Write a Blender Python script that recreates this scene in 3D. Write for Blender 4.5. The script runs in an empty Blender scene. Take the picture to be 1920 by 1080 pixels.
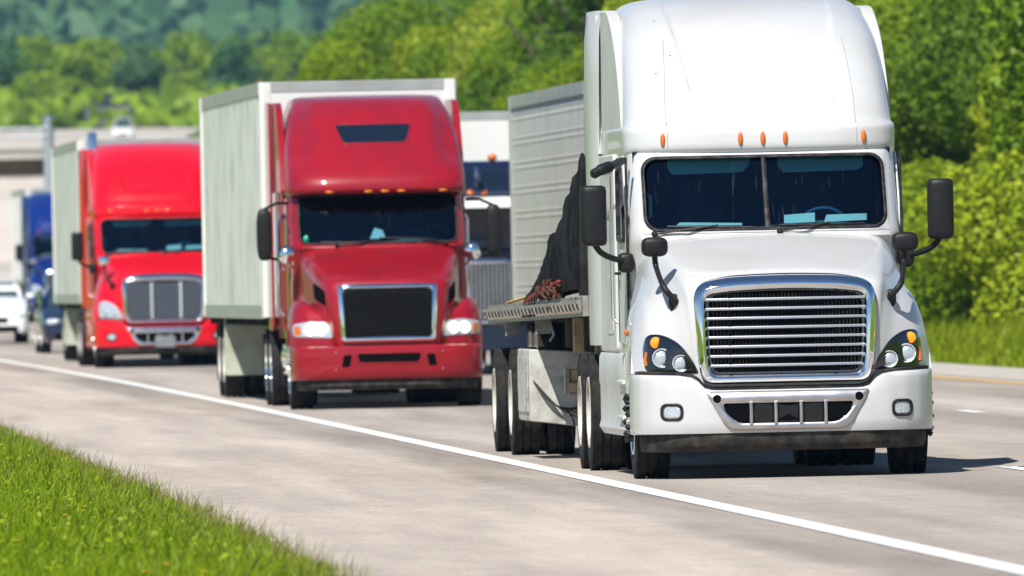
import bpy, math, random
import numpy as np
from mathutils import Vector, Matrix
from mathutils.bvhtree import BVHTree

random.seed(7)
RNG = np.random.default_rng(11)
SC = bpy.context.scene
COL = SC.collection
R = math.radians
F = 29000.0          # focal length in photo pixels (1920 wide)
CAMZ = 1.73

# ------------------------------------------------------------------ road and terrain functions
def sp(v, s):
    v = v / s
    return s * (v if v > 30 else math.log1p(math.exp(v)))

def XL0(Y):
    a = Y - 86.8
    return 2.87 - .0505 * a - 4.1e-5 * a * a

def XL(Y):
    if Y > 700:
        return XL0(700) - .1008 * (Y - 700)
    return XL0(Y)

def HEAD(Y):                       # sideways drift of the road per metre of depth
    return .0505 + 8.2e-5 * (min(Y, 700) - 86.8)

def ZR(Y):
    return (.0017 * sp(Y - 150, 20) + .0195 * sp(Y - 690, 40) - .009 * sp(Y - 1400, 60)
            + .055 * sp(Y - 2900, 150) - .045 * sp(Y - 4300, 150))

def sstep(a, b, v):
    k = min(1, max(0, (v - a) / (b - a)))
    return k * k * (3 - 2 * k)

def clip(v, a, b):
    return max(a, min(b, v))

def H(t, Y):                       # ground height at offset t from the edge line
    z = ZR(Y)
    if -3.9 < t < 13.4:
        return z - .03
    if t <= -3.9:
        return z - .015 + .012 * clip(-t - 9, 0, 40)
    k = 1 - sstep(560, 690, Y)
    return z - .01 + k * (.085 * clip(t - 13.4, 0, 6) + .30 * clip(t - 19.4, 0, 26) + .05 * clip(t - 45, 0, 120))

# ------------------------------------------------------------------ materials
def newmat(name):
    m = bpy.data.materials.new(name)
    m.use_nodes = True
    nt = m.node_tree
    for n in list(nt.nodes):
        nt.nodes.remove(n)
    return m, nt

def nd(nt, typ, **kw):
    n = nt.nodes.new(typ)
    for k, v in kw.items():
        if k.startswith('_'):
            setattr(n, k[1:], v)
        else:
            n.inputs[k.replace('__', ' ')].default_value = v
    return n

def out(nt, sock):
    o = nt.nodes.new('ShaderNodeOutputMaterial')
    nt.links.new(sock, o.inputs['Surface'])

def rgba(c):
    return (c[0], c[1], c[2], 1)

def pbr(name, col, rough=.5, metal=0., coat=0., spec=.5, emit=None, estr=0., noise=None, bump=None, specks=None, ior=1.5):
    """noise=(scale, second colour, amount); bump=(scale, strength); specks=(scale, threshold, colour)"""
    m, nt = newmat(name)
    b = nd(nt, 'ShaderNodeBsdfPrincipled', Roughness=rough, Metallic=metal)
    b.inputs['Base Color'].default_value = rgba(col)
    b.inputs['Coat Weight'].default_value = coat
    b.inputs['Coat Roughness'].default_value = .03
    b.inputs['Specular IOR Level'].default_value = spec
    b.inputs['IOR'].default_value = ior
    if emit:
        b.inputs['Emission Color'].default_value = rgba(emit)
        b.inputs['Emission Strength'].default_value = estr
    tc = nd(nt, 'ShaderNodeTexCoord')
    csock = None
    if noise:
        n = nd(nt, 'ShaderNodeTexNoise', Scale=noise[0], Detail=5., Roughness=.6)
        nt.links.new(tc.outputs['Object'], n.inputs['Vector'])
        rp = nd(nt, 'ShaderNodeMapRange')
        rp.inputs['From Min'].default_value = .42
        rp.inputs['From Max'].default_value = .68
        rp.inputs['To Max'].default_value = noise[2]
        nt.links.new(n.outputs['Fac'], rp.inputs['Value'])
        mx = nd(nt, 'ShaderNodeMix', _data_type='RGBA')
        mx.inputs[6].default_value = rgba(col)
        mx.inputs[7].default_value = rgba(noise[1])
        nt.links.new(rp.outputs['Result'], mx.inputs[0])
        csock = mx.outputs[2]
    if specks:
        vo = nd(nt, 'ShaderNodeTexVoronoi', Scale=specks[0])
        nt.links.new(tc.outputs['Object'], vo.inputs['Vector'])
        # a speck only in a few cells
        wn = nd(nt, 'ShaderNodeTexWhiteNoise')
        nt.links.new(vo.outputs['Position'], wn.inputs['Vector'])
        lt = nd(nt, 'ShaderNodeMath', _operation='LESS_THAN')
        nt.links.new(vo.outputs['Distance'], lt.inputs[0])
        mu = nd(nt, 'ShaderNodeMath', _operation='MULTIPLY')
        nt.links.new(wn.outputs['Value'], mu.inputs[0])
        mu.inputs[1].default_value = specks[1]
        sb = nd(nt, 'ShaderNodeMath', _operation='SUBTRACT')
        nt.links.new(mu.outputs[0], sb.inputs[0])
        sb.inputs[1].default_value = specks[1] * .62
        nt.links.new(sb.outputs[0], lt.inputs[1])
        mx2 = nd(nt, 'ShaderNodeMix', _data_type='RGBA')
        if csock:
            nt.links.new(csock, mx2.inputs[6])
        else:
            mx2.inputs[6].default_value = rgba(col)
        mx2.inputs[7].default_value = rgba(specks[2])
        nt.links.new(lt.outputs[0], mx2.inputs[0])
        csock = mx2.outputs[2]
    if csock:
        nt.links.new(csock, b.inputs['Base Color'])
    if bump:
        n2 = nd(nt, 'ShaderNodeTexNoise', Scale=bump[0], Detail=4.)
        nt.links.new(tc.outputs['Object'], n2.inputs['Vector'])
        bp = nd(nt, 'ShaderNodeBump', Strength=bump[1], Distance=.02)
        nt.links.new(n2.outputs['Fac'], bp.inputs['Height'])
        nt.links.new(bp.outputs['Normal'], b.inputs['Normal'])
    out(nt, b.outputs[0])
    return m

def glass(name, tint, rough=.01):
    m, nt = newmat(name)
    tr = nd(nt, 'ShaderNodeBsdfTransparent')
    tr.inputs['Color'].default_value = rgba(tint)
    gl = nd(nt, 'ShaderNodeBsdfGlossy', Roughness=rough)
    gl.inputs['Color'].default_value = (.55, .78, 1, 1)
    fr = nd(nt, 'ShaderNodeFresnel', IOR=1.62)
    tc = nd(nt, 'ShaderNodeTexCoord')
    # dried water marks and flecks on the glass, thin and vertical
    mp = nd(nt, 'ShaderNodeMapping')
    mp.inputs['Scale'].default_value = (45, 6, .9)
    nt.links.new(tc.outputs['Object'], mp.inputs['Vector'])
    nz = nd(nt, 'ShaderNodeTexNoise', Scale=1., Detail=3.)
    nt.links.new(mp.outputs[0], nz.inputs['Vector'])
    rp = nd(nt, 'ShaderNodeMapRange')
    rp.inputs['From Min'].default_value = .63
    rp.inputs['From Max'].default_value = .80
    rp.inputs['To Max'].default_value = .045
    nt.links.new(nz.outputs['Fac'], rp.inputs['Value'])
    df = nd(nt, 'ShaderNodeBsdfDiffuse')
    df.inputs['Color'].default_value = (.5, .55, .58, 1)
    mix = nd(nt, 'ShaderNodeMixShader')
    nt.links.new(fr.outputs[0], mix.inputs[0])
    nt.links.new(tr.outputs[0], mix.inputs[1])
    nt.links.new(gl.outputs[0], mix.inputs[2])
    mix2 = nd(nt, 'ShaderNodeMixShader')
    nt.links.new(rp.outputs[0], mix2.inputs[0])
    nt.links.new(mix.outputs[0], mix2.inputs[1])
    nt.links.new(df.outputs[0], mix2.inputs[2])
    out(nt, mix2.outputs[0])
    return m

def leafmat(name, a, b, trans=.35):
    """leaves: colour differs from leaf to leaf and from tree to tree"""
    m, nt = newmat(name)
    geo = nd(nt, 'ShaderNodeNewGeometry')
    oi = nd(nt, 'ShaderNodeObjectInfo')
    ad = nd(nt, 'ShaderNodeMath', _operation='ADD')
    m1 = nd(nt, 'ShaderNodeMath', _operation='MULTIPLY')
    m1.inputs[1].default_value = .55
    nt.links.new(geo.outputs['Random Per Island'], m1.inputs[0])
    m2 = nd(nt, 'ShaderNodeMath', _operation='MULTIPLY')
    m2.inputs[1].default_value = .45
    nt.links.new(oi.outputs['Random'], m2.inputs[0])
    nt.links.new(m1.outputs[0], ad.inputs[0])
    nt.links.new(m2.outputs[0], ad.inputs[1])
    mx = nd(nt, 'ShaderNodeMix', _data_type='RGBA')
    mx.inputs[6].default_value = rgba(a)
    mx.inputs[7].default_value = rgba(b)
    nt.links.new(ad.outputs[0], mx.inputs[0])
    d = nd(nt, 'ShaderNodeBsdfDiffuse')
    t = nd(nt, 'ShaderNodeBsdfTranslucent')
    nt.links.new(mx.outputs[2], d.inputs['Color'])
    nt.links.new(mx.outputs[2], t.inputs['Color'])
    g = nd(nt, 'ShaderNodeBsdfGlossy', Roughness=.45)
    g.inputs['Color'].default_value = (.6, .65, .6, 1)
    ms = nd(nt, 'ShaderNodeMixShader')
    ms.inputs[0].default_value = trans
    nt.links.new(d.outputs[0], ms.inputs[1])
    nt.links.new(t.outputs[0], ms.inputs[2])
    ms2 = nd(nt, 'ShaderNodeMixShader')
    ms2.inputs[0].default_value = .012
    nt.links.new(ms.outputs[0], ms2.inputs[1])
    nt.links.new(g.outputs[0], ms2.inputs[2])
    out(nt, ms2.outputs[0])
    return m

def roadmat(name, base, dark, tracks, edge=False):
    m, nt = newmat(name)
    b = nd(nt, 'ShaderNodeBsdfPrincipled', Roughness=.95)
    b.inputs['Specular IOR Level'].default_value = .03
    uv = nd(nt, 'ShaderNodeUVMap')
    L = nt.links.new
    sep = nd(nt, 'ShaderNodeSeparateXYZ')
    L(uv.outputs[0], sep.inputs[0])
    # large uneven patches stretched along the road, and fine grain
    def noise(scale, vec, detail=4., rough=.6):
        mp = nd(nt, 'ShaderNodeMapping')
        mp.inputs['Scale'].default_value = vec
        L(uv.outputs[0], mp.inputs['Vector'])
        n = nd(nt, 'ShaderNodeTexNoise', Scale=scale, Detail=detail, Roughness=rough)
        L(mp.outputs[0], n.inputs['Vector'])
        return n.outputs['Fac']
    def rng(s, a, bb, lo, hi):
        r = nd(nt, 'ShaderNodeMapRange')
        r.inputs['From Min'].default_value = a
        r.inputs['From Max'].default_value = bb
        r.inputs['To Min'].default_value = lo
        r.inputs['To Max'].default_value = hi
        L(s, r.inputs['Value'])
        return r.outputs[0]
    def mul(a, c, op='MULTIPLY'):
        q = nd(nt, 'ShaderNodeMath', _operation=op)
        for i, s in enumerate((a, c)):
            if isinstance(s, (int, float)):
                q.inputs[i].default_value = s
            else:
                L(s, q.inputs[i])
        return q.outputs[0]
    big = rng(noise(1., (.9, .035, 1)), .3, .7, .74, 1.18)
    mid = rng(noise(1., (2.2, .9, 1), 6., .7), .25, .75, .86, 1.12)
    fine = rng(noise(1., (60., 14., 1), 3.), .25, .75, .70, 1.26)
    f = mul(mul(big, mid), fine)
    if tracks:
        # worn wheel paths and the oily strip down each lane
        s1 = mul(mul(sep.outputs[0], 2 * math.pi / 3.66), -.3, 'ADD')
        sn = nd(nt, 'ShaderNodeMath', _operation='SINE')
        L(s1, sn.inputs[0])
        f = mul(f, rng(sn.outputs[0], -1, 1, .80, 1.06))
    # small dark specks: gravel, rubber crumbs
    sk = noise(1., (22., 5., 1), 2., .5)
    f = mul(f, rng(sk, .66, .72, 1., .45))
    crk = noise(1., (1.3, .25, 1), 8., .75)
    ab = nd(nt, 'ShaderNodeMath', _operation='ABSOLUTE')
    L(mul(crk, -.5, 'ADD'), ab.inputs[0])
    f = mul(f, rng(ab.outputs[0], 0., .006, .80, 1.))
    if edge:                       # tar-dark joint along the lane, torn edge, and transverse texture marks
        wob = mul(mul(noise(1., (.1, .22, 1), 5.), -.5, 'ADD'), .9)
        f = mul(f, rng(mul(sep.outputs[0], wob, 'ADD'), -1.0, -.72, 1., .76))
        f = mul(f, rng(noise(1., (1.2, 26., 1), 2.), .3, .75, 1.05, .9))
    mx = nd(nt, 'ShaderNodeMix', _data_type='RGBA')
    mx.inputs[6].default_value = rgba(dark)
    mx.inputs[7].default_value = rgba(base)
    L(rng(noise(1., (.7, .06, 1), 5.), .3, .7, 0, 1), mx.inputs[0])
    vm = nd(nt, 'ShaderNodeVectorMath', _operation='SCALE')
    L(mx.outputs[2], vm.inputs[0])
    L(f, vm.inputs['Scale'])
    L(vm.outputs[0], b.inputs['Base Color'])
    bp = nd(nt, 'ShaderNodeBump', Strength=.5, Distance=.01)
    L(noise(1., (45., 12., 1), 3.), bp.inputs['Height'])
    L(bp.outputs['Normal'], b.inputs['Normal'])
    out(nt, b.outputs[0])
    return m

def groundmat(name, cols, scale=1.):
    m, nt = newmat(name)
    b = nd(nt, 'ShaderNodeBsdfPrincipled', Roughness=.95)
    b.inputs['Specular IOR Level'].default_value = .1
    tc = nd(nt, 'ShaderNodeTexCoord')
    n = nd(nt, 'ShaderNodeTexNoise', Scale=.35 * scale, Detail=8., Roughness=.7)
    nt.links.new(tc.outputs['Object'], n.inputs['Vector'])
    cr = nd(nt, 'ShaderNodeValToRGB')
    cr.color_ramp.elements[0].position = .3
    cr.color_ramp.elements[0].color = rgba(cols[0])
    cr.color_ramp.elements[1].position = .7
    cr.color_ramp.elements[1].color = rgba(cols[2])
    e = cr.color_ramp.elements.new(.5)
    e.color = rgba(cols[1])
    nt.links.new(n.outputs['Fac'], cr.inputs[0])
    nt.links.new(cr.outputs[0], b.inputs['Base Color'])
    n2 = nd(nt, 'ShaderNodeTexNoise', Scale=3. * scale, Detail=4.)
    nt.links.new(tc.outputs['Object'], n2.inputs['Vector'])
    bp = nd(nt, 'ShaderNodeBump', Strength=.8, Distance=.1)
    nt.links.new(n2.outputs['Fac'], bp.inputs['Height'])
    nt.links.new(bp.outputs['Normal'], b.inputs['Normal'])
    out(nt, b.outputs[0])
    return m

MT = {}
MT['white_paint'] = pbr('white_paint', (.52, .525, .53), .35, coat=.5, spec=.3, noise=(1.1, (.455, .45, .425), .6), specks=(6., .20, (.16, .11, .07)))
MT['white_body'] = pbr('white_body', (.54, .55, .53), .4, spec=.3, noise=(1.5, (.42, .42, .38), .7))
MT['maroon_paint'] = pbr('maroon_paint', (.27, .006, .014), .4, coat=.6, spec=.15, noise=(2., (.18, .007, .018), .6), specks=(8., .12, (.30, .2, .18)))
MT['red_paint'] = pbr('red_paint', (.62, .002, .014), .4, coat=.6, spec=.15)
MT['blue_paint'] = pbr('blue_paint', (.003, .019, .15), .35, coat=.6, spec=.2)
MT['navy_paint'] = pbr('navy_paint', (.003, .008, .030), .3, coat=.8)
MT['chrome'] = pbr('chrome', (.78, .80, .84), .12, metal=1., noise=(14., (.6, .6, .6), .5))
MT['bright_chrome'] = pbr('bright_chrome', (.86, .88, .90), .05, metal=1.)
MT['satin_metal'] = pbr('satin_metal', (.62, .62, .64), .35, metal=1., noise=(5., (.42, .40, .38), .7))
MT['slat_metal'] = pbr('slat_metal', (.55, .55, .61), .3, metal=.85)
MT['black_plastic'] = pbr('black_plastic', (.010, .010, .011), .45, spec=.22, noise=(30., (.022, .022, .022), .5), bump=(120., .15))
MT['valance'] = pbr('valance', (.022, .021, .02), .75, spec=.2, noise=(7., (.085, .075, .06), .8))
MT['rubber_seal'] = pbr('rubber_seal', (.012, .011, .013), .55, spec=.2, noise=(12., (.07, .06, .06), .8))
MT['tyre'] = pbr('tyre', (.014, .014, .015), .85, spec=.15, noise=(9., (.05, .045, .04), .7))
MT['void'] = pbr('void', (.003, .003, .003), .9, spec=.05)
MT['chassis'] = pbr('chassis', (.014, .014, .015), .8, spec=.15, noise=(4., (.07, .06, .05), .8))
MT['glass'] = glass('glass', (.42, .70, .78))
MT['dark_glass'] = pbr('dark_glass', (.006, .012, .024), .06, spec=.7)
MT['lamp_black'] = pbr('lamp_black', (.006, .007, .012), .07, coat=1.)
MT['lens'] = pbr('lens', (.52, .58, .64), .12, metal=.45, bump=(50., .4))
MT['lamp_clear'] = pbr('lamp_clear', (.62, .68, .74), .1, metal=.5, bump=(40., .6))
MT['amber'] = pbr('amber', (.55, .13, .006), .2, coat=.8)
MT['amber_lit'] = pbr('amber_lit', (.7, .16, .0), .3, emit=(1, .24, .0), estr=.75, bump=(60., .8))
MT['lamp_lit'] = pbr('lamp_lit', (.9, .85, .7), .2, emit=(1, .86, .56), estr=2.6)
MT['cabin_dark'] = pbr('cabin_dark', (.02, .075, .15), .9)  # sky reflection of the windshield put into the cabin's blue
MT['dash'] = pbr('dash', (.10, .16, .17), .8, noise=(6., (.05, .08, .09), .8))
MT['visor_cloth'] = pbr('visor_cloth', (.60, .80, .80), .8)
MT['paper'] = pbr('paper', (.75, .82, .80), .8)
MT['seat_cloth'] = pbr('seat_cloth', (.03, .04, .055), .9)
MT['white_rim'] = pbr('white_rim', (.50, .48, .44), .5, noise=(6., (.22, .19, .15), .8))
MT['deck_wood'] = pbr('deck_wood', (.26, .19, .12), .8, noise=(8., (.12, .085, .05), .8))
MT['pale_wood'] = pbr('pale_wood', (.46, .35, .20), .8, noise=(9., (.22, .16, .09), .8))
MT['deck_metal'] = pbr('deck_metal', (.27, .26, .235), .55, noise=(6., (.15, .135, .115), .9))
MT['tape_red'] = pbr('tape_red', (.40, .10, .06), .5, noise=(7., (.42, .34, .25), .9))
MT['tape_white'] = pbr('tape_white', (.60, .58, .52), .5)
MT['tool_steel'] = pbr('tool_steel', (.50, .51, .47), .5, noise=(4., (.20, .18, .14), .8), specks=(8., .3, (.06, .05, .04)))
MT['tarp'] = pbr('tarp', (.012, .012, .013), .8, spec=.02, noise=(2.5, (.035, .035, .037), .9), bump=(5., 1.))
MT['rust'] = pbr('rust', (.075, .03, .014), .7, metal=.3, noise=(12., (.10, .04, .02), .9))
MT['red_web'] = pbr('red_web', (.38, .02, .015), .7)
MT['yellow_web'] = pbr('yellow_web', (.65, .42, .05), .7)
MT['black_web'] = pbr('black_web', (.02, .02, .02), .8)
MT['trailer_side'] = pbr('trailer_side', (.42, .455, .41), .5, spec=.3, noise=(1.0, (.31, .335, .29), .9))  # white side greyed and greened for grazing sun and grass bounce, plus weathering
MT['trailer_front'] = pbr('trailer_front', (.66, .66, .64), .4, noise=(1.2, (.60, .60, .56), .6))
MT['trailer_rail'] = pbr('trailer_rail', (.55, .55, .53), .35, metal=.6, noise=(2., (.40, .39, .35), .7))
MT['sign_red'] = pbr('sign_red', (.60, .02, .02), .5)
MT['sign_blue'] = pbr('sign_blue', (.01, .05, .35), .5)
MT['flap_pale'] = pbr('flap_pale', (.42, .45, .36), .6, noise=(3., (.27, .28, .21), .8))
MT['galv'] = pbr('galv', (.33, .37, .42), .45, metal=.3)
MT['concrete'] = pbr('concrete', (.44, .41, .37), .85, noise=(.5, (.25, .225, .19), 1.))
MT['beam_dark'] = pbr('beam_dark', (.13, .085, .05), .8, noise=(.5, (.08, .05, .03), .8))  # shadow under the bridge deck put into the girders' brown
MT['white_line'] = pbr('white_line', (.74, .73, .70), .7, noise=(1.5, (.52, .50, .46), .7))
MT['yellow_line'] = pbr('yellow_line', (.70, .42, .06), .7, noise=(1.5, (.50, .32, .10), .7))
MT['road'] = roadmat('road', (.40, .355, .31), (.33, .29, .255), True)
MT['shoulder'] = roadmat('shoulder', (.48, .42, .365), (.395, .345, .30), False, True)
MT['far_road'] = pbr('far_road', (.50, .45, .39), .9, noise=(.12, (.30, .265, .225), 1.))
MT['gravel'] = pbr('gravel', (.46, .42, .37), .95, noise=(3., (.26, .24, .20), .9), bump=(14., 1.))
MT['ground'] = groundmat('ground', ((.06, .10, .010), (.10, .17, .014), (.16, .20, .03)))
MT['leaf_light'] = leafmat('leaf_light', (.15, .25, .010), (.38, .43, .024))
MT['leaf_mid'] = leafmat('leaf_mid', (.08, .18, .010), (.25, .35, .022))
MT['leaf_pale'] = leafmat('leaf_pale', (.17, .26, .02), (.46, .49, .05))
MT['leaf_dark'] = leafmat('leaf_dark', (.05, .12, .012), (.14, .23, .02))
MT['leaf_far'] = leafmat('leaf_far', (.11, .24, .014), (.30, .40, .03))
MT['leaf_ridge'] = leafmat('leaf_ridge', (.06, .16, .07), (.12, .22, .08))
MT['grass'] = leafmat('grass', (.03, .10, .002), (.30, .40, .012), .3)
MT['verge_grass'] = leafmat('verge_grass', (.13, .20, .008), (.28, .33, .016), .4)
MT['straw'] = leafmat('straw', (.09, .11, .02), (.36, .31, .10), .3)
MT['petal'] = pbr('petal', (.80, .50, .01), .6)
MT['bark'] = pbr('bark', (.10, .075, .05), .9, noise=(6., (.05, .04, .03), .8))
MT['brick_roof'] = pbr('brick_roof', (.10, .10, .13), .8)

def tapemat():
    m, nt = newmat('reflective_tape')
    b = nd(nt, 'ShaderNodeBsdfPrincipled', Roughness=.5)
    tc = nd(nt, 'ShaderNodeTexCoord')
    sx = nd(nt, 'ShaderNodeSeparateXYZ')
    nt.links.new(tc.outputs['Object'], sx.inputs[0])
    md = nd(nt, 'ShaderNodeMath', _operation='PINGPONG')
    md.inputs[1].default_value = .16
    nt.links.new(sx.outputs[1], md.inputs[0])
    gt = nd(nt, 'ShaderNodeMath', _operation='GREATER_THAN')
    gt.inputs[1].default_value = .08
    nt.links.new(md.outputs[0], gt.inputs[0])
    mx = nd(nt, 'ShaderNodeMix', _data_type='RGBA')
    mx.inputs[6].default_value = (.50, .46, .38, 1)
    mx.inputs[7].default_value = (.34, .13, .08, 1)
    nt.links.new(gt.outputs[0], mx.inputs[0])
    nt.links.new(mx.outputs[2], b.inputs['Base Color'])
    out(nt, b.outputs[0])
    return m
MT['tape'] = tapemat()

# ------------------------------------------------------------------ mesh building
class MB:
    def __init__(s):
        s.v = []
        s.f = []

    def add(s, vs, fs):
        o = len(s.v)
        s.v += [tuple(p) for p in vs]
        s.f += [tuple(i + o for i in f) for f in fs]
        return s

    def box(s, x0, x1, y0, y1, z0, z1):
        return s.add([(x0, y0, z0), (x1, y0, z0), (x1, y1, z0), (x0, y1, z0), (x0, y0, z1), (x1, y0, z1), (x1, y1, z1), (x0, y1, z1)],
                     [(0, 3, 2, 1), (4, 5, 6, 7), (0, 1, 5, 4), (1, 2, 6, 5), (2, 3, 7, 6), (3, 0, 4, 7)])

    def prism(s, pts, plane, a, b):
        n = len(pts)
        def P(p, c):
            return (p[0], c, p[1]) if plane == 'xz' else (c, p[0], p[1]) if plane == 'yz' else (p[0], p[1], c)
        vs = [P(p, a) for p in pts] + [P(p, b) for p in pts]
        fs = [tuple(range(n)), tuple(range(2 * n - 1, n - 1, -1))]
        fs += [(i, (i + 1) % n, n + (i + 1) % n, n + i) for i in range(n)]
        return s.add(vs, fs)

    def grid(s, rows, cu=False, skip=None):
        n = len(rows[0])
        vs = [p for r in rows for p in r]
        fs = []
        for i in range(len(rows) - 1):
            for j in range(n if cu else n - 1):
                if skip and skip(i, j):
                    continue
                k = (j + 1) % n
                fs.append((i * n + j, i * n + k, (i + 1) * n + k, (i + 1) * n + j))
        return s.add(vs, fs)

    def tube(s, pts, r, n=8, closed=False, caps=True, flat=1.):
        pts = [Vector(p) for p in pts]
        m = len(pts)
        rows = []
        up = Vector((0, 0, 1))
        prev = None
        for i, p in enumerate(pts):
            if closed:
                d = pts[(i + 1) % m] - pts[i - 1]
            else:
                d = pts[min(i + 1, m - 1)] - pts[max(i - 1, 0)]
            d.normalize()
            if prev is None:
                a = d.cross(up)
                if a.length < 1e-3:
                    a = d.cross(Vector((0, 1, 0)))
            else:
                a = prev - d * prev.dot(d)
            a.normalize()
            prev = a
            b = d.cross(a)
            rr = r[i] if isinstance(r, (list, tuple)) else r
            rows.append([p + a * (rr * math.cos(2 * math.pi * k / n)) + b * (rr * flat * math.sin(2 * math.pi * k / n)) for k in range(n)])
        if closed:
            rows.append(rows[0])
        o = len(s.v)
        s.grid(rows, cu=True)
        if caps and not closed:
            s.f.append(tuple(o + k for k in range(n)))
            s.f.append(tuple(o + (m - 1) * n + k for k in range(n - 1, -1, -1)))
        return s

    def lathe(s, prof, c=(0, 0, 0), axis='x', n=32, closed=False):
        rows = []
        for h, r in prof:
            row = []
            for k in range(n):
                a = 2 * math.pi * k / n
                u, w = r * math.cos(a), r * math.sin(a)
                if axis == 'x':
                    row.append((c[0] + h, c[1] + u, c[2] + w))
                elif axis == 'y':
                    row.append((c[0] + u, c[1] + h, c[2] + w))
                else:
                    row.append((c[0] + u, c[1] + w, c[2] + h))
            rows.append(row)
        if closed:
            rows.append(rows[0])
        return s.grid(rows, cu=True)

    def ball(s, c, r, n=16, m=10, power=1.):
        rows = []
        f = lambda q: math.copysign(abs(q) ** power, q)
        for i in range(m + 1):
            a = -math.pi / 2 + math.pi * i / m
            rows.append([(c[0] + r[0] * f(math.cos(a)) * f(math.cos(2 * math.pi * k / n)), c[1] + r[1] * f(math.cos(a)) * f(math.sin(2 * math.pi * k / n)),
                          c[2] + r[2] * f(math.sin(a))) for k in range(n)])
        return s.grid(rows, cu=True)

    def mesh(s, name, mat, sharp=38, smooth=True):
        me = bpy.data.meshes.new(name)
        me.from_pydata(s.v, [], s.f)
        import bmesh
        bm = bmesh.new()
        bm.from_mesh(me)
        bmesh.ops.remove_doubles(bm, verts=bm.verts, dist=1e-5)
        bmesh.ops.recalc_face_normals(bm, faces=bm.faces)
        bm.to_mesh(me)
        bm.free()
        if smooth:
            me.polygons.foreach_set('use_smooth', [True] * len(me.polygons))
            me.set_sharp_from_angle(angle=R(sharp))
        me.materials.append(MT[mat])
        return me

    def build(s, name, mat, parent=None, bevel=0., sharp=38, seg=2, loc=None, kind=None):
        o = bpy.data.objects.new(name, s.mesh(name, mat, sharp))
        COL.objects.link(o)
        if parent:
            o.parent = parent
        if loc:
            o.location = loc
        if bevel:
            b = o.modifiers.new('bevel', 'BEVEL')
            b.width = bevel
            b.segments = seg
            b.limit_method = 'ANGLE'
            b.angle_limit = R(40)
            b.harden_normals = True
        return o

    def build_each(s, name, mat, parent=None, bevel=0., sharp=38, seg=2):
        """one object for each loose piece"""
        par = list(range(len(s.v)))
        def find(a):
            while par[a] != a:
                par[a] = par[par[a]]
                a = par[a]
            return a
        for f in s.f:
            for k in f[1:]:
                par[find(k)] = find(f[0])
        groups = {}
        for f in s.f:
            groups.setdefault(find(f[0]), []).append(f)
        res = []
        for fs in groups.values():
            ix = sorted({i for f in fs for i in f})
            mp = {i: k for k, i in enumerate(ix)}
            m = MB()
            m.v = [s.v[i] for i in ix]
            m.f = [tuple(mp[i] for i in f) for f in fs]
            res.append(m.build(name, mat, parent, bevel, sharp, seg))
        return res

def place_mesh(name, me, parent, loc, rotz=0.):
    o = bpy.data.objects.new(name, me)
    COL.objects.link(o)
    o.parent = parent
    o.location = loc
    o.rotation_euler = (0, 0, rotz)
    return o

def tag(o, label, cat, group=None):
    o['label'] = label
    o['category'] = cat
    if group:
        o['group'] = group
    return o

def empty(name, label, cat, loc=(0, 0, 0), rz=0., group=None):
    o = bpy.data.objects.new(name, None)
    COL.objects.link(o)
    o.empty_display_size = .2
    o.location = loc
    o.rotation_euler = (0, 0, rz)
    return tag(o, label, cat, group)

def dup(o, parent=None):
    c = o.copy()
    COL.objects.link(c)
    c.parent = parent
    for ch in o.children:
        dup(ch, c)
    return c

def cr(p0, p1, p2, p3, t):
    return .5 * ((2 * p1) + (-p0 + p2) * t + (2 * p0 - 5 * p1 + 4 * p2 - p3) * t * t + (-p0 + 3 * p1 - 3 * p2 + p3) * t ** 3)

def densify(rows, m):
    """Catmull-Rom along the first axis of an array of points"""
    rows = np.asarray(rows, float)
    n = len(rows)
    res = []
    for i in range(n - 1):
        a, b, c, d = rows[max(i - 1, 0)], rows[i], rows[i + 1], rows[min(i + 2, n - 1)]
        if i == 0:
            a = 2 * b - c
        if i == n - 2:
            d = 2 * c - b
        for k in range(m):
            res.append(cr(a, b, c, d, k / m))
    res.append(rows[-1])
    return np.array(res)

def rrect(x0, x1, z0, z1, r, n=6):
    """rounded rectangle, anticlockwise from the lower right"""
    pts = []
    for cx, cz, a0 in ((x1 - r, z0 + r, -90), (x1 - r, z1 - r, 0), (x0 + r, z1 - r, 90), (x0 + r, z0 + r, 180)):
        for k in range(n + 1):
            a = R(a0 + 90 * k / n)
            pts.append((cx + r * math.cos(a), cz + r * math.sin(a)))
    return pts

def rpoly(corners, r, n=5):
    """polygon with rounded corners"""
    pts = []
    m = len(corners)
    for i in range(m):
        p0, p1, p2 = Vector(corners[i - 1]), Vector(corners[i]), Vector(corners[(i + 1) % m])
        d0 = (p0 - p1)
        d1 = (p2 - p1)
        rr = r[i] if isinstance(r, (list, tuple)) else r
        rr = min(rr, d0.length * .49, d1.length * .49)
        a = p1 + d0.normalized() * rr
        b = p1 + d1.normalized() * rr
        for k in range(n + 1):
            t = k / n
            pts.append(tuple(a * (1 - t) ** 2 + p1 * (2 * t * (1 - t)) + b * t * t))
    return pts

class Surf:
    """ray target for things that lie on a body"""
    def __init__(s, *mbs):
        v, f = [], []
        for m in mbs:
            o = len(v)
            v += m.v
            f += [tuple(i + o for i in q) for q in m.f]
        s.t = BVHTree.FromPolygons(v, f)

    def y(s, x, z, default=None):
        h = s.t.ray_cast(Vector((x, -8, z)), Vector((0, 1, 0)))
        if h[0] is None:
            h = s.t.find_nearest(Vector((x, default or .4, z)))
        return h[0].y

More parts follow.
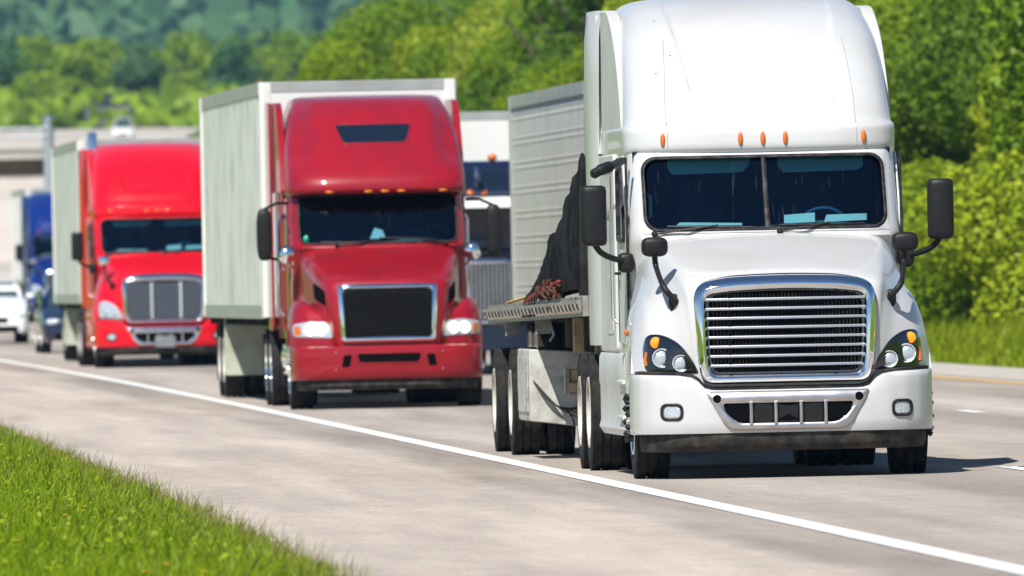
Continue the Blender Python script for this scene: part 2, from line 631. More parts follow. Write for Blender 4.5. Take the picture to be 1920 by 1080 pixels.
def refine(pts, *more, step=.03):
    """cut long edges of outlines with equal point counts into short ones, the same way in each"""
    allp = [pts] + list(more)
    res = [[] for _ in allp]
    n = len(pts)
    for i in range(n):
        L = max(math.hypot(q[i][0] - q[(i + 1) % n][0], q[i][1] - q[(i + 1) % n][1]) for q in allp)
        k = max(1, int(math.ceil(L / step)))
        for j in range(k):
            t = j / k
            for q, r_ in zip(allp, res):
                a, b = q[i], q[(i + 1) % n]
                r_.append((a[0] + (b[0] - a[0]) * t, a[1] + (b[1] - a[1]) * t))
    return res if more else res[0]

def drape(mb, outline, surf, off, rings=6, depth=.03, yshift=None):
    """a pane lying on the front of a body: outline in (x, z), proud of it by off"""
    outline = refine(outline)
    rings = max(rings, 8)
    cx = sum(p[0] for p in outline) / len(outline)
    cz = sum(p[1] for p in outline) / len(outline)
    rows = []
    back = [(p[0], surf.y(*p) - off + depth, p[1]) for p in outline]
    rows.append(back)
    for k in range(rings + 1):
        s = 1 - k / rings * .999
        row = []
        for p in outline:
            x, z = cx + (p[0] - cx) * s, cz + (p[1] - cz) * s
            edge = .006 if k == 0 else 0
            row.append((x, surf.y(x, z) - off + edge, z))
        rows.append(row)
    mb.grid(rows, cu=True)
    return mb

def drape_band(mb, outer, inner, surf, off, bulge, n=6, back=.03):
    """a raised frame on a body between two outlines of equal point count"""
    outer, inner = refine(outer, inner)
    rows = [[(p[0], surf.y(*p) + back, p[1]) for p in outer]]
    for k in range(n + 1):
        t = k / n
        row = []
        for p, q in zip(outer, inner):
            x, z = p[0] + (q[0] - p[0]) * t, p[1] + (q[1] - p[1]) * t
            row.append((x, surf.y(x, z) - off - bulge * math.sin(math.pi * (.12 + .76 * t)), z))
        rows.append(row)
    rows.append([(p[0], surf.y(*p) + back, p[1]) for p in inner])
    mb.grid(rows, cu=True)
    return mb

# ------------------------------------------------------------------ truck building blocks
class Cab:
    """a cab or roof shell described by (z, front y, half width, corner depth) rows"""
    def __init__(s, tab, n=3.2, m=6):
        d = densify(tab, m)
        d = d[np.argsort(d[:, 0], kind='stable')]
        s.tab, s.n = d, n

    def at(s, z):
        return tuple(float(np.interp(z, s.tab[:, 0], s.tab[:, i])) for i in (1, 2, 3))

    def y(s, x, z):
        y0, w, c = s.at(z)
        u = min(abs(x) / w, 1.)
        return y0 + c * (1 - (1 - u ** s.n) ** (1 / s.n))

    def rows(s, zs, yr, ux=()):
        half = sorted(set([round(1 - (1 - k / 15) ** 2.4, 4) for k in range(16)] + [round(u, 4) for u in ux]), reverse=True)
        us = half[:-1] + [0.] + [-u for u in reversed(half[:-1])]
        rows = []
        for z in zs:
            y0, w, c = s.at(z)
            ys = [yr + (y0 + c - yr) * k / 8 for k in range(8)]
            row = [(w, y, z) for y in ys] + [(u * w, s.y(u * w, z), z) for u in us] + [(-w, y, z) for y in reversed(ys)]
            rows.append(row)
        return rows

def frange(a, b, n):
    return [a + (b - a) * k / n for k in range(n + 1)]

def windscreen(root, cab, whw, z0, z1, rc, paint, split=True, seal='rubber_seal', sw=.028, glass_mat='glass', trim=None):
    """seal and panes for the opening |x| < whw, z0 < z < z1 of a cab"""
    n = 8
    sq = rrect(-whw - .01, whw + .01, z0 - .01, z1 + .01, .012, n)
    def fine(pts, m=5):
        res = []
        for i in range(len(pts)):
            p, q = pts[i], pts[(i + 1) % len(pts)]
            L = math.hypot(p[0] - q[0], p[1] - q[1])
            k = max(1, int(L / .12)) if L > .15 else 1
            res += [(p[0] + (q[0] - p[0]) * j / k, p[1] + (q[1] - p[1]) * j / k) for j in range(k)]
        return res
    # keep the point counts equal: refine both the same way
    inn = rrect(-whw + .036, whw - .036, z0 + .036, z1 - .036, rc, n)
    a, b = [], []
    for i in range(len(sq)):
        p, q = sq[i], sq[(i + 1) % len(sq)]
        pi, qi = inn[i], inn[(i + 1) % len(inn)]
        k = max(1, int(math.hypot(pi[0] - qi[0], pi[1] - qi[1]) / .07))
        for j in range(k):
            t = j / k
            a.append((p[0] + (q[0] - p[0]) * t, p[1] + (q[1] - p[1]) * t))
            b.append((pi[0] + (qi[0] - pi[0]) * t, pi[1] + (qi[1] - pi[1]) * t))
    # rounded outer edge of the seal; the corner left over is body coloured
    out2 = rrect(-whw + .004, whw - .004, z0 + .004, z1 - .004, rc + .025, n)
    c = []
    for i in range(len(sq)):
        pi, qi = inn[i], inn[(i + 1) % len(inn)]
        po, qo = out2[i], out2[(i + 1) % len(out2)]
        k = max(1, int(math.hypot(pi[0] - qi[0], pi[1] - qi[1]) / .07))
        c += [(po[0] + (qo[0] - po[0]) * j / k, po[1] + (qo[1] - po[1]) * j / k) for j in range(k)]
    MB().grid([[(p[0], cab.y(*p) - .004, p[1]) for p in a], [(p[0], cab.y(*p) - .012, p[1]) for p in c], [(p[0], cab.y(*p) + .01, p[1]) for p in c]], cu=True).build('windshield_surround', paint, root)
    rows = []
    for k in range(7):
        t = k / 6
        rows.append([(p[0] + (q[0] - p[0]) * t, cab.y(p[0] + (q[0] - p[0]) * t, p[1] + (q[1] - p[1]) * t) - .010 - .016 * math.sin(math.pi * t) + (.05 if k == 6 else 0),
                      p[1] + (q[1] - p[1]) * t) for p, q in zip(c, b)])
    MB().grid(rows, cu=True).build('windshield_seal', seal, root)
    g = MB()
    xs = frange(-whw, whw, 28)
    g.grid([[(x, cab.y(x, z) + .012, z) for x in xs] for z in frange(z0, z1, 8)])
    w = g.build('windshield', glass_mat, root)
    if split:
        d = MB()
        rr = []
        for z in frange(z0 + .01, z1 - .01, 10):
            y = cab.y(0, z)
            rr.append([(-.02, y + .02, z), (-.02, y - .012, z), (-.008, y - .02, z), (.008, y - .02, z), (.02, y - .012, z), (.02, y + .02, z)])
        d.grid(rr)
        d.build('windshield_divider', seal, root)
    return w

def wiper(root, cab, pivot, tip, blade):
    """arm from pivot to tip, blade between two points, all (x, z) on the windshield"""
    m = MB()
    P = lambda p, o: (p[0], cab.y(p[0], p[1]) - o, p[1])
    m.tube([P(pivot, .03), P(((pivot[0] + tip[0]) / 2, (pivot[1] + tip[1]) / 2), .06), P(tip, .04)], .009, 6)
    k = 6
    m.tube([P((blade[0][0] + (blade[1][0] - blade[0][0]) * i / k, blade[0][1] + (blade[1][1] - blade[0][1]) * i / k), .025) for i in range(k + 1)], .011, 6)
    m.ball(P(pivot, .02), (.028, .03, .028), 10, 6)
    return m.build('wiper', 'black_plastic', root)

TYRES = {}
def tyre_mesh(Rr, W):
    key = (Rr, W)
    if key not in TYRES:
        h = W / 2
        p = [(-h * .72, Rr * .56), (-h * .95, Rr * .62), (-h * 1.02, Rr * .74), (-h * .98, Rr * .86), (-h * .90, Rr * .94), (-h * .80, Rr * .985), (-h * .70, Rr * .995)]
        for g in (-.42, -.14, .14, .42):
            c = g * W
            p += [(c - .012, Rr), (c - .009, Rr - .016), (c + .009, Rr - .016), (c + .012, Rr)]
        p += [(-a, b) for a, b in reversed(p[:7])]
        TYRES[key] = MB().lathe(p, n=48).mesh('wheel', 'tyre', sharp=50)
    return TYRES[key]

RIMS = {}
def rim_mesh(kind, mat, Rr, W):
    key = (kind, mat, Rr, W)
    if key in RIMS:
        return RIMS[key]
    h = W / 2                      # the outer face looks to +x
    m = MB()
    rr = Rr * .615
    if kind == 'steer':            # convex steer wheel with chrome hub
        m.lathe([(-h * .7, rr), (h * .93, rr), (h * 1.02, rr * .985), (h * .99, rr * .93), (h * .5, rr * .88), (h * .55, rr * .70), (h * .80, rr * .60), (h * .86, rr * .45), (h * 1.02, rr * .40),
                 (h * 1.06, rr * .22), (h * 1.28, rr * .20), (h * 1.34, rr * .12), (h * 1.34, .001)], n=40)
    else:                          # deep dished dual
        m.lathe([(-h * .7, rr), (h * .93, rr), (h * 1.02, rr * .985), (h * 1.0, rr * .93), (h * .2, rr * .86), (-h * .2, rr * .80), (-h * .28, rr * .52), (h * .1, rr * .44), (h * .62, rr * .40), (h * .74, rr * .30), (h * .74, .001)], n=40)
    nb = 10
    for k in range(nb):
        a = 2 * math.pi * k / nb
        q = rr * .56
        y, z = q * math.cos(a), q * math.sin(a)
        if kind == 'steer':
            m.lathe([(h * .7, .022), (h * .98, .022), (h * 1.0, .012), (h * 1.0, .001)], (0, y, z), n=8)
        else:
            m.lathe([(-h * .4, .02), (h * .0, .02), (h * .02, .001)], (0, y, z), n=8)
        # hand holes between the studs
    RIMS[key] = m.mesh('rim', mat, sharp=35)
    return RIMS[key]

STUDS = {}
def wheel(parent, side, x, y, z, Rr=.51, W=.29, kind='dual', rim='white_rim', spikes=False):
    """side -1: the truck's right (image left); the face looks outwards"""
    rz = 0. if side > 0 else math.pi
    w = place_mesh('wheel', tyre_mesh(Rr, W), parent, (side * x, y, z), rz)
    place_mesh('rim', rim_mesh(kind, rim, Rr, W), w, (0, 0, 0))
    if spikes:
        if 'm' not in STUDS:
            m = MB()
            for k in range(10):
                a = 2 * math.pi * (k + .3) / 10
                q = Rr * .57 * .62
                yy, zz = q * math.cos(a), q * math.sin(a)
                m.lathe([(W * .28, .030), (W * .46, .030), (W * .50, .022), (W * .62, .020), (W * .64, .030), (W * .68, .026), (W * .74, .001)], (0, yy, zz), n=8)
            STUDS['m'] = m.mesh('nut_cover', 'black_plastic')
        place_mesh('nut_cover', STUDS['m'], w, (0, 0, 0))
    return w

def dual(parent, side, y, z=.51, Rr=.51, rim='white_rim', xo=1.085, W=.27):
    wheel(parent, side, xo, y, z, Rr, W, 'dual', rim)
    w = place_mesh('wheel', tyre_mesh(Rr, W), parent, (side * (xo - .33), y, z))
    return w

def cabin_inside(root, w, y0, y1, z0, z1, dash_z, dash_y, pale=True):
    """lining, dashboard, seats, steering wheel and sun visors seen through the windshield"""
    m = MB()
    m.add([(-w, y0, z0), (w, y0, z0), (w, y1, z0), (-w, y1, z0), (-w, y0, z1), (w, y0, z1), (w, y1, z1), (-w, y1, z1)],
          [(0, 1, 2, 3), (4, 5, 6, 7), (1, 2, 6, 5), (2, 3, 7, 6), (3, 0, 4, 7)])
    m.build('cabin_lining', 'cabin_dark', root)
    d = MB()
    d.grid([[(x, dash_y + dy + .2 * (x / w) ** 2, dash_z + dz + (.05 * math.exp(-((x - .45) / .3) ** 2) if 0 < dy < .6 else 0)) for x in frange(-w, w, 12)]
            for dy, dz in ((0, 0), (.25, .045), (.5, .05), (.62, -.45))])
    dash = d.build('dashboard', 'dash', root)
    for sx in (-.52, .52):
        s = MB()
        s.ball((sx, dash_y + 1.15, dash_z - .12), (.26, .12, .42), 14, 10, .7)
        s.ball((sx, dash_y + 1.12, dash_z + .38), (.15, .08, .12), 12, 8, .7)
        s.ball((sx, dash_y + .9, dash_z - .5), (.26, .3, .12), 12, 8, .7)
        s.build('seat', 'seat_cloth', root)
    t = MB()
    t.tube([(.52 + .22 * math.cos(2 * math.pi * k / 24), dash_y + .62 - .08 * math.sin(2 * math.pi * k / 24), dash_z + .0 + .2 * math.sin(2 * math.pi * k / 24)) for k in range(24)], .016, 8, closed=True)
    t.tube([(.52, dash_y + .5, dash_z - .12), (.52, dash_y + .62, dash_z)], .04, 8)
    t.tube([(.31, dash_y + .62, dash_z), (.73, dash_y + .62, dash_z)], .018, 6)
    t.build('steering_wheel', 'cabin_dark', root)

def arm(points, r, name, mat, parent, n=10, flat=1.):
    return MB().tube([tuple(p) for p in densify(points, 6)], r, n, flat=flat).build(name, mat, parent)

def frame_and_tank(root, y0, y1, tank=True, zf=.62):
    m = MB()
    for s in (-1, 1):
        m.box(s * .43 - .05, s * .43 + .05, y0, y1, zf, zf + .26)
    for y in frange(y0 + .3, y1 - .2, 6):
        m.box(-.38, .38, y - .05, y + .05, zf + .04, zf + .22)
    m.box(-.9, .9, y0 + .65, y0 + .78, .42, .52)          # front axle beam
    m.box(-.3, .3, y0 + .1, y0 + 2.2, .40, .64)           # engine sump and gearbox
    m.build('chassis_frame', 'chassis', root, bevel=.01)

def front_grid(root, stations, name, mat, m=5, build=True):
    """a bonnet with wings: stations of (x front, x back, [(y, z) ...]) from the centre outwards, mirrored"""
    S = []
    for xf, xb, pr in stations:
        k = len(pr)
        S.append([(xf + (xb - xf) * i / (k - 1), p[0], p[1]) if len(p) == 2 else p for i, p in enumerate(pr)])
    S = np.array(S, float)
    mir = S[1:][::-1].copy()
    mir[:, :, 0] *= -1
    S = np.concatenate([mir, S], axis=0)
    S = densify(S, m)
    S = np.transpose(densify(np.transpose(S, (1, 0, 2)), m), (1, 0, 2))
    mb = MB().grid([[tuple(p) for p in r] for r in S])
    o = mb.build(name, mat, root, sharp=60)
    return o, Surf(mb)

# ------------------------------------------------------------------ the aerodynamic sleeper truck
def aero_truck(root, paint, body, mirror, small_mirror, o):
    """big-nosed sleeper tractor; local x to the right, y backwards from the bumper, z up"""
    full = o.get('full', False)
    # --- bonnet and wings
    st = [
        (0, 0, [(.15, .74), (.13, 1.10), (.14, 1.42), (.19, 1.62), (.32, 1.70), (.70, 1.79), (1.15, 1.88), (1.6, 1.97), (2.02, 2.045)]),
        (.45, .52, [(.16, .74), (.14, 1.10), (.15, 1.42), (.20, 1.615), (.33, 1.69), (.72, 1.78), (1.15, 1.87), (1.6, 1.96), (2.04, 2.035)]),
        (.70, .88, [(.18, .76), (.17, 1.10), (.19, 1.40), (.26, 1.58), (.40, 1.655), (.75, 1.75), (1.2, 1.85), (1.6, 1.93), (2.06, 2.00)]),
        (.76, 1.00, [(.22, .80), (.21, 1.10), (.25, 1.33), (.35, 1.50), (.50, 1.585), (.80, 1.68), (1.2, 1.78), (1.6, 1.87), (2.12, 1.94)]),
        (.84, 1.08, [(.27, .84), (.28, 1.08), (.33, 1.25), (.43, 1.38), (.57, 1.47), (.85, 1.57), (1.2, 1.66), (1.6, 1.74), (2.2, 1.80)]),
        (.98, 1.11, [(.35, .86), (.38, 1.06), (.44, 1.22), (.54, 1.35), (.68, 1.44), (.9, 1.52), (1.2, 1.57), (1.6, 1.61), (2.3, 1.63)]),
        (1.12, 1.155, [(.48, .87), (.52, 1.04), (.57, 1.18), (.66, 1.29), (.78, 1.38), (1.0, 1.46), (1.25, 1.49), (1.6, 1.48), (2.3, 1.44)]),
        (1.21, 1.19, [(.65, .875), (.69, 1.0), (.74, 1.12), (.81, 1.21), (.91, 1.285), (1.08, 1.34), (1.28, 1.355), (1.6, 1.32), (2.3, 1.22)]),
        (1.25, 1.21, [(.76, .88), (.79, .97), (.83, 1.06), (.89, 1.12), (.98, 1.18), (1.12, 1.22), (1.3, 1.225), (1.6, 1.17), (2.3, 1.0)]),
        (1.255, 1.215, [(.735, .88), (.76, .93), (.80, .985), (.86, 1.03), (.95, 1.07), (1.10, 1.10), (1.28, 1.10), (1.55, 1.03), (1.78, .80)]),
        (1.19, 1.17, [(.735, .88), (.76, .93), (.80, .985), (.86, 1.03), (.95, 1.07), (1.10, 1.10), (1.28, 1.10), (1.55, 1.03), (1.78, .80)]),
    ]
    hood, surf = front_grid(root, st, 'hood', paint)
    if full:                       # shut line of the bonnet along each wing
        for s in (-1, 1):
            m = MB()
            m.tube([(s * x, y, z) for x, y, z in ((.775, .36, 1.502), (.835, .66, 1.585), (.90, 1.0, 1.675), (.965, 1.4, 1.765), (1.01, 1.8, 1.85))], .0035, 5)
            m.build('hood_seam', 'rubber_seal', hood)
            m = MB()
            m.tube([(s * (.985 + .08 * k / 8), surf.y(s * (.985 + .08 * k / 8), 1.40 - .30 * k / 8) - .001, 1.40 - .30 * k / 8) for k in range(0)] or [(s * .66, .36, 1.652), (s * .70, .75, 1.752), (s * .76, 1.2, 1.852), (s * .82, 1.6, 1.936)], .004, 5)
            m.build('hood_crease', paint, hood)
            MB().box(s * .86 - .03, s * .86 + .03, 1.72, 1.80, 1.90, 1.925).build('hood_latch', 'rubber_seal', hood)
    # --- grille
    outer = rpoly([(.70, .785), (.735, 1.0), (.765, 1.62), (.45, 1.685), (0, 1.70), (-.45, 1.685), (-.765, 1.62), (-.735, 1.0), (-.70, .785)], [.14, .05, .16, .1, .2, .1, .16, .05, .14], 6)
    inner = rpoly([(.615, .865), (.645, 1.0), (.665, 1.52), (.45, 1.548), (0, 1.565), (-.45, 1.548), (-.665, 1.52), (-.645, 1.0), (-.615, .865)], [.06, .05, .07, .1, .2, .1, .07, .05, .06], 6)
    g = MB()
    drape_band(g, outer, inner, surf, .03, .075, 8, .05)
    gr = g.build('grille_surround', 'bright_chrome' if full else 'chrome', root, sharp=60)
    back = MB()
    drape(back, [(p[0] * 1.03, .86 + (p[1] - .86) * 1.02) for p in inner], surf, .004, 2, .02)
    back.build('grille_opening', 'void', gr)
    sl = MB()
    if o.get('grille', 'slats') == 'slats':
        for k in range(8):
            z = .93 + k * .0785
            hw = .622 + .045 * (z - .87) / .65
            rows = []
            for x in frange(-hw, hw, 20):
                y = .085 + .035 * (x / .66) ** 2
                rows.append([(x, y + .035, z + .004), (x, y + .004, z + .016), (x, y, z + .010), (x, y, z - .004), (x, y + .03, z - .010)])
            sl.grid(rows)
        sl.build('grille_slats', 'slat_metal', gr, sharp=30)
        if full:
            mm = MB()
            for x in frange(-.6, .6, 40):
                mm.box(x - .003, x + .003, .12, .125, .88, 1.53)
            mm.build('grille_mesh', 'chassis', gr)
            mm = MB()
            for x in (-.46, .42):
                mm.box(x - .015, x + .015, .105, .118, .9, 1.52)
            mm.build_each('grille_brace', 'void', gr)
    else:                          # fine mesh with two upright bars
        for k in range(17):
            z = .885 + k * .0385
            sl.box(-.62 - .04 * (z - .87) / .65, .62 + .04 * (z - .87) / .65, .10, .118, z, z + .009)
        for k in range(19):
            x = -.62 + k * .0689
            sl.box(x - .005, x + .005, .095, .112, .875, 1.53)
        sl.build('grille_mesh', 'mesh_metal', gr)
        bb = MB()
        for x in (-.22, .30):
            bb.tube([(x, .085, .88), (x, .075, 1.2), (x, .085, 1.53)], .022, 8)
        bb.build_each('grille_bar', 'bar_metal', gr)
    # --- headlights
    for s in (-1, 1):
        ol = rpoly([(s * .725, .878), (s * .95, .885), (s * 1.15, .905), (s * 1.168, 1.08), (s * 1.135, 1.205), (s * 1.02, 1.208), (s * .885, 1.14), (s * .775, .99)], [.02, .05, .03, .06, .05, .07, .09, .08], 5)
        m = MB()
        drape(m, ol, surf, .012, 8, .04)
        hl = m.build('headlight', o.get('lamp', 'lamp_black'), root, sharp=60)
        for (x, z, r) in ((.868, .962, .064), (1.018, 1.008, .072)):
            x *= s
            lens, ring = MB(), MB()
            y = surf.y(x, z) - .02
            ring.lathe([(.02, r * 1.12), (-.012, r * 1.14), (-.02, r * 1.06), (-.016, r * .98), (.01, r * .94)], (x, y, z), 'y', 24)
            lens.lathe([(.0, r * .96), (-.012, r * .7), (-.02, r * .35), (-.022, .001)], (x, y, z), 'y', 24)
            lens.build('headlight_lens', 'lens', hl)
            ring.build('lens_ring', 'bar_metal', hl)
        if full:
            t = MB()
            x, z = s * 1.06, 1.138
            y = surf.y(x, z) - .016
            t.lathe([(.02, .048), (-.008, .046), (-.016, .036), (-.02, .001)], (x, y, z), 'y', 20)
            t.build('turn_signal', 'amber_lit', hl)
            t = MB()
            t.tube([(s * 1.135, surf.y(s * 1.135, 1.06) - .018, 1.06), (s * 1.145, surf.y(s * 1.145, 1.0) - .018, 1.0), (s * 1.14, surf.y(s * 1.14, .945) - .018, .945)], .014, 8)
            t.build('side_marker_strip', 'amber', hl)
        # small amber lamp on the wing side
        m = MB()
        m.ball((s * 1.222, 1.85, 1.22), (.02, .06, .035), 12, 8)
        m.build('marker_light', 'amber', root)
    # --- bumper: white wings with a chrome middle
    def bumper_y(x):
        u = abs(x)
        return float(np.interp(u, (0, .4, .66, .85, 1.0, 1.12, 1.2, 1.25, 1.262), (0, .008, .03, .08, .16, .28, .42, .62, .90)))
    xs = sorted(set([round(1.262 * math.sin(a), 4) for a in frange(-math.pi / 2, math.pi / 2, 60)]))
    def topz(x):
        u = abs(x)
        return float(np.interp(u, (0, .62, .70, .76, .9, 1.26), (.735, .735, .76, .84, .862, .875)))
    rows = []
    for x in xs:
        y, t = bumper_y(x), topz(x)
        rows.append([(x, y + .12, t - .005), (x, y + .035, t), (x, y + .01, t - .012), (x, y, t - .05), (x, y - .006, t - .12 if t > .8 else t - .08), (x, y + .004, .58), (x, y + .0, .48), (x, y + .012, .42), (x, y + .03, .378), (x, y + .10, .372)])
    bm_ = MB().grid(rows)
    bo = bm_.build('bumper', paint, root, sharp=50)
    bs = Surf(bm_)
    MB().grid([[(x * .985, bumper_y(x) + .09, topz(x) - .03), (x * .985, bumper_y(x) + .085, topz(x) + .022), (x * .985, bumper_y(x) + .16, topz(x) + .03)] for x in xs]).build('bumper_gap', 'chassis', root)
    rows = []
    for x in xs:
        x2 = x * .955
        y = bumper_y(x) + .04
        rows.append([(x2, y + .06, .385), (x2, y, .372), (x2, y + .01, .29), (x2 * .99, y + .05, .235), (x2 * .98, y + .14, .225)])
    MB().grid(rows).build('bumper_valance', 'valance', root, sharp=50)
    ins = rpoly([(.505, .402), (.665, .69), (.68, .724), (-.68, .724), (-.665, .69), (-.505, .402)], [.10, .03, .02, .02, .03, .10], 6)
    slot = rpoly([(.42, .455), (.52, .55), (.545, .625), (-.545, .625), (-.52, .55), (-.42, .455)], [.06, .05, .03, .03, .05, .06], 6)
    m = MB()
    drape_band(m, ins, slot, bs, .008, .018, 6, .03)
    bi = m.build('bumper_insert', 'satin_metal' if full else 'chrome', bo, sharp=60)
    m = MB()
    drape(m, slot, bs, .006, 2, .02)
    m.build('air_slot', 'void', bi)
    m = MB()
    for x in (-.31, -.105, .105, .31):
        y = bumper_y(x)
        m.tube([(x, y - .01, .45), (x, y - .026, .54), (x, y - .016, .63)], .017, 8)
    if full:
        m.build_each('slot_divider', 'satin_metal', bi)
        m = MB()
        for x0, x1 in ((-.285, -.13), (-.08, .08), (.13, .285)):
            m.prism(rpoly([(x0, .46), (x1, .46), (x1, .62), (x0, .62)], .03, 4), 'xz', -.004, .03)
        m.build_each('bumper_guard', 'black_plastic', bi)
    else:
        m.build_each('slot_divider', 'chrome', bi)
    m = MB()
    for s in (-1, 1):
        x, z = s * .59, .665
        y = bs.y(x, z)
        m.lathe([(.0, .036), (-.024, .036), (-.03, .030), (-.026, .001)], (x, y, z), 'y', 16)
    m.build_each('tow_hole', 'void', bi)
    for s in (-1, 1):
        x, z = s * .96, .56
        o1 = rrect(x - .092, x + .092, z - .072, z + .072, .05, 5)
        o2 = rrect(x - .068, x + .068, z - .05, z + .05, .036, 5)
        m = MB()
        drape_band(m, o1, o2, bs, .006, .010, 5, .02)
        f = m.build('fog_lamp', 'rubber_seal', bo)
        m = MB()
        drape(m, o2, bs, .004, 4, .02)
        m.build('fog_lens', 'lamp_clear', f)
    if o.get('plate'):
        m = MB().box(-.18, .18, -.05, -.03, .36, .56)
        m.build('number_plate', 'satin_metal', bo, bevel=.005)
    # --- cab
    whw, wz0, wz1 = 1.035, 2.055, 2.705
    cab = Cab([(.95, 2.16, 1.15, .5), (1.5, 2.12, 1.155, .5), (1.95, 2.0, 1.15, .52), (2.0, 1.955, 1.147, .54), (2.05, 1.975, 1.145, .55), (2.7, 2.40, 1.135, .55), (2.80, 2.47, 1.132, .55)])
    zs = sorted(set([.95, 1.2, 1.5, 1.8, 1.95, wz0, wz1, 2.76] + frange(2.0, 2.7, 10)))
    rows = cab.rows(zs, 6.3, ux=[whw / 1.145, whw / 1.14])
    u_h = whw / 1.145
    def skip(i, j):
        zc = (zs[i] + zs[i + 1]) / 2
        p = [rows[i][j], rows[i][j + 1]]
        xc = (p[0][0] + p[1][0]) / 2
        yc = (p[0][1] + p[1][1]) / 2
        return wz0 < zc < wz1 and abs(xc) < whw - .002 and yc < 3.5
    m = MB().grid(rows, skip=skip)
    m.add([rows[-1][0], rows[-1][-1], rows[0][-1], rows[0][0]], [(0, 1, 2, 3)])
    m.build('cab', paint, root, sharp=40)
    w = windscreen(root, cab, whw, wz0, wz1, .10, paint, split=o.get('split', True))
    wiper(root, cab, (-.95, 2.045), (-.42, 2.11), ((-.84, 2.105), (-.12, 2.085)))
    wiper(root, cab, (.10, 2.045), (.52, 2.115), ((.10, 2.10), (.82, 2.10)))
    cabin_inside(root, 1.09, 2.62, 4.4, 1.2, 2.745, 2.04, 2.12)
    for x0, x1, sh in ((-.80, -.10, .03), (.14, .86, -.02)):
        m = MB()
        m.prism(rpoly([(x0, 2.60), (x0 + .04, 2.545), (x1 - .06, 2.555), (x1, 2.60 + sh), (x1, 2.70), (x0, 2.68)], .02, 3), 'xz', 2.60, 2.62)
        m.build('sun_visor', 'visor_cloth', root)
    m = MB()
    m.prism([(-.75, 2.115), (-.2, 2.105), (-.2, 2.125), (-.72, 2.14)], 'xz', 2.22, 2.3)
    m.prism([(.16, 2.115), (.42, 2.12), (.42, 2.20), (.16, 2.185)], 'xz', 2.28, 2.31)
    m.prism([(.5, 2.12), (.86, 2.13), (.86, 2.185), (.52, 2.18)], 'xz', 2.30, 2.33)
    m.build_each('dashboard_paper', 'paper', root)
    m = MB()
    m.tube([(-1.0, 2.66, 2.40), (-.95, 2.62, 2.36), (-.95, 2.62, 2.20), (-1.0, 2.66, 2.16)], .018, 8)
    m.build('grab_handle', 'visor_cloth', root)
    # --- roof fairing
    roof = Cab([(2.70, 2.44, 1.150, .60), (2.76, 2.38, 1.155, .60), (2.85, 2.375, 1.158, .62), (2.925, 2.39, 1.158, .62), (2.955, 2.43, 1.150, .62), (2.985, 2.50, 1.138, .64), (3.15, 2.62, 1.128, .70), (3.4, 2.86, 1.116, .8),
                (3.65, 3.2, 1.10, .95), (3.82, 3.55, 1.07, 1.1), (3.94, 3.9, 1.03, 1.2), (4.02, 4.25, .97, 1.2), (4.065, 4.6, .86, 1.1), (4.085, 5.0, .6, .9), (4.09, 5.4, .2, .5)], n=2.9)
    zs = [float(z) for z in roof.tab[:, 0]]
    rows = roof.rows(zs, 6.2, ux=[k * .022 for k in range(14, 42)])
    if o.get('panel', True):       # shallow pressed panel in the front of the roof
        for r in rows:
            for i, p in enumerate(r):
                if p[1] < 5.0 and p[2] > 3.0:
                    q = abs(p[0] + .0)
                    side = .58 + .14 * clip((p[2] - 3.15) / .8, 0, 1)
                    dz = p[2] - 3.17 - .22 * max(0, q - side + .28) ** 1.2
                    k = sstep(0, .03, side - q) * sstep(0, .04, dz)
                    r[i] = (p[0], p[1] + .05 * k, p[2])
    m = MB().grid(rows)
    m.add([rows[0][0], rows[0][-1], rows[-1][-1], rows[-1][0]], [(0, 1, 2, 3)])
    rf = m.build('roof_fairing', paint, root, sharp=45)
    rs = Surf(MB().grid(rows))
    if full:                       # moulding seams down the front of the roof
        m = MB()
        for x in (-.80, .80):
            m.tube([(x * (1 - .10 * clip(z - 3.2, 0, 1)), rs.y(x * (1 - .10 * clip(z - 3.2, 0, 1)), z) + .001, z) for z in frange(2.76, 3.7, 24)], .004, 5)
        m.build_each('roof_seam', 'roof_seam', rf)
    for x in (-.84, -.19, 0., .19, .86):
        m = MB()
        z = 2.835
        y = rs.y(x, z)
        if o.get('round_markers'):
            m.ball((x, y, z), (.035, .02, .035), 12, 8)
        else:
            m.ball((x, y, z), (.022, .025, .058), 12, 10, .85)
        m.build('marker_light', 'amber', rf)
    # --- sides: doors, sleeper, extenders, skirts
    for s in (-1, 1):
        m = MB()
        out_ = rpoly([(2.42, 1.12), (3.62, 1.12), (3.62, 2.70), (2.9, 2.72), (2.42, 2.12)], [.03, .05, .12, .10, .05], 4)
        m.prism(out_, 'yz', s * 1.14, s * 1.166)
        d = m.build('door', body, root, bevel=.012)
        m = MB().prism(rpoly([(2.64, 2.0), (3.45, 2.0), (3.45, 2.60), (2.98, 2.62), (2.62, 2.18)], .06, 4), 'yz', s * 1.163, s * 1.173)
        wn = m.build('door_window', 'dark_glass', d)
        m = MB().tube([(s * 1.174, a, b) for a, b in rpoly([(2.64, 2.0), (3.45, 2.0), (3.45, 2.60), (2.98, 2.62), (2.62, 2.18)], .06, 4)], .02, 6, closed=True)
        m.build('window_seal', 'rubber_seal', wn)
        m = MB()
        for yy in (2.42, 3.63):
            m.box(min(s * 1.15, s * 1.172), max(s * 1.15, s * 1.172), yy - .012, yy + .012, 1.14, 2.70)
        m.box(min(s * 1.15, s * 1.172), max(s * 1.15, s * 1.172), 2.45, 3.6, 1.80, 1.812)
        m.build_each('door_gap', 'rubber_seal', d)
        m = MB().tube([(s * 1.17, 3.30, 1.72), (s * 1.20, 3.34, 1.72), (s * 1.20, 3.5, 1.72), (s * 1.17, 3.54, 1.72)], .014, 6)
        m.build('door_handle', 'black_plastic', d)
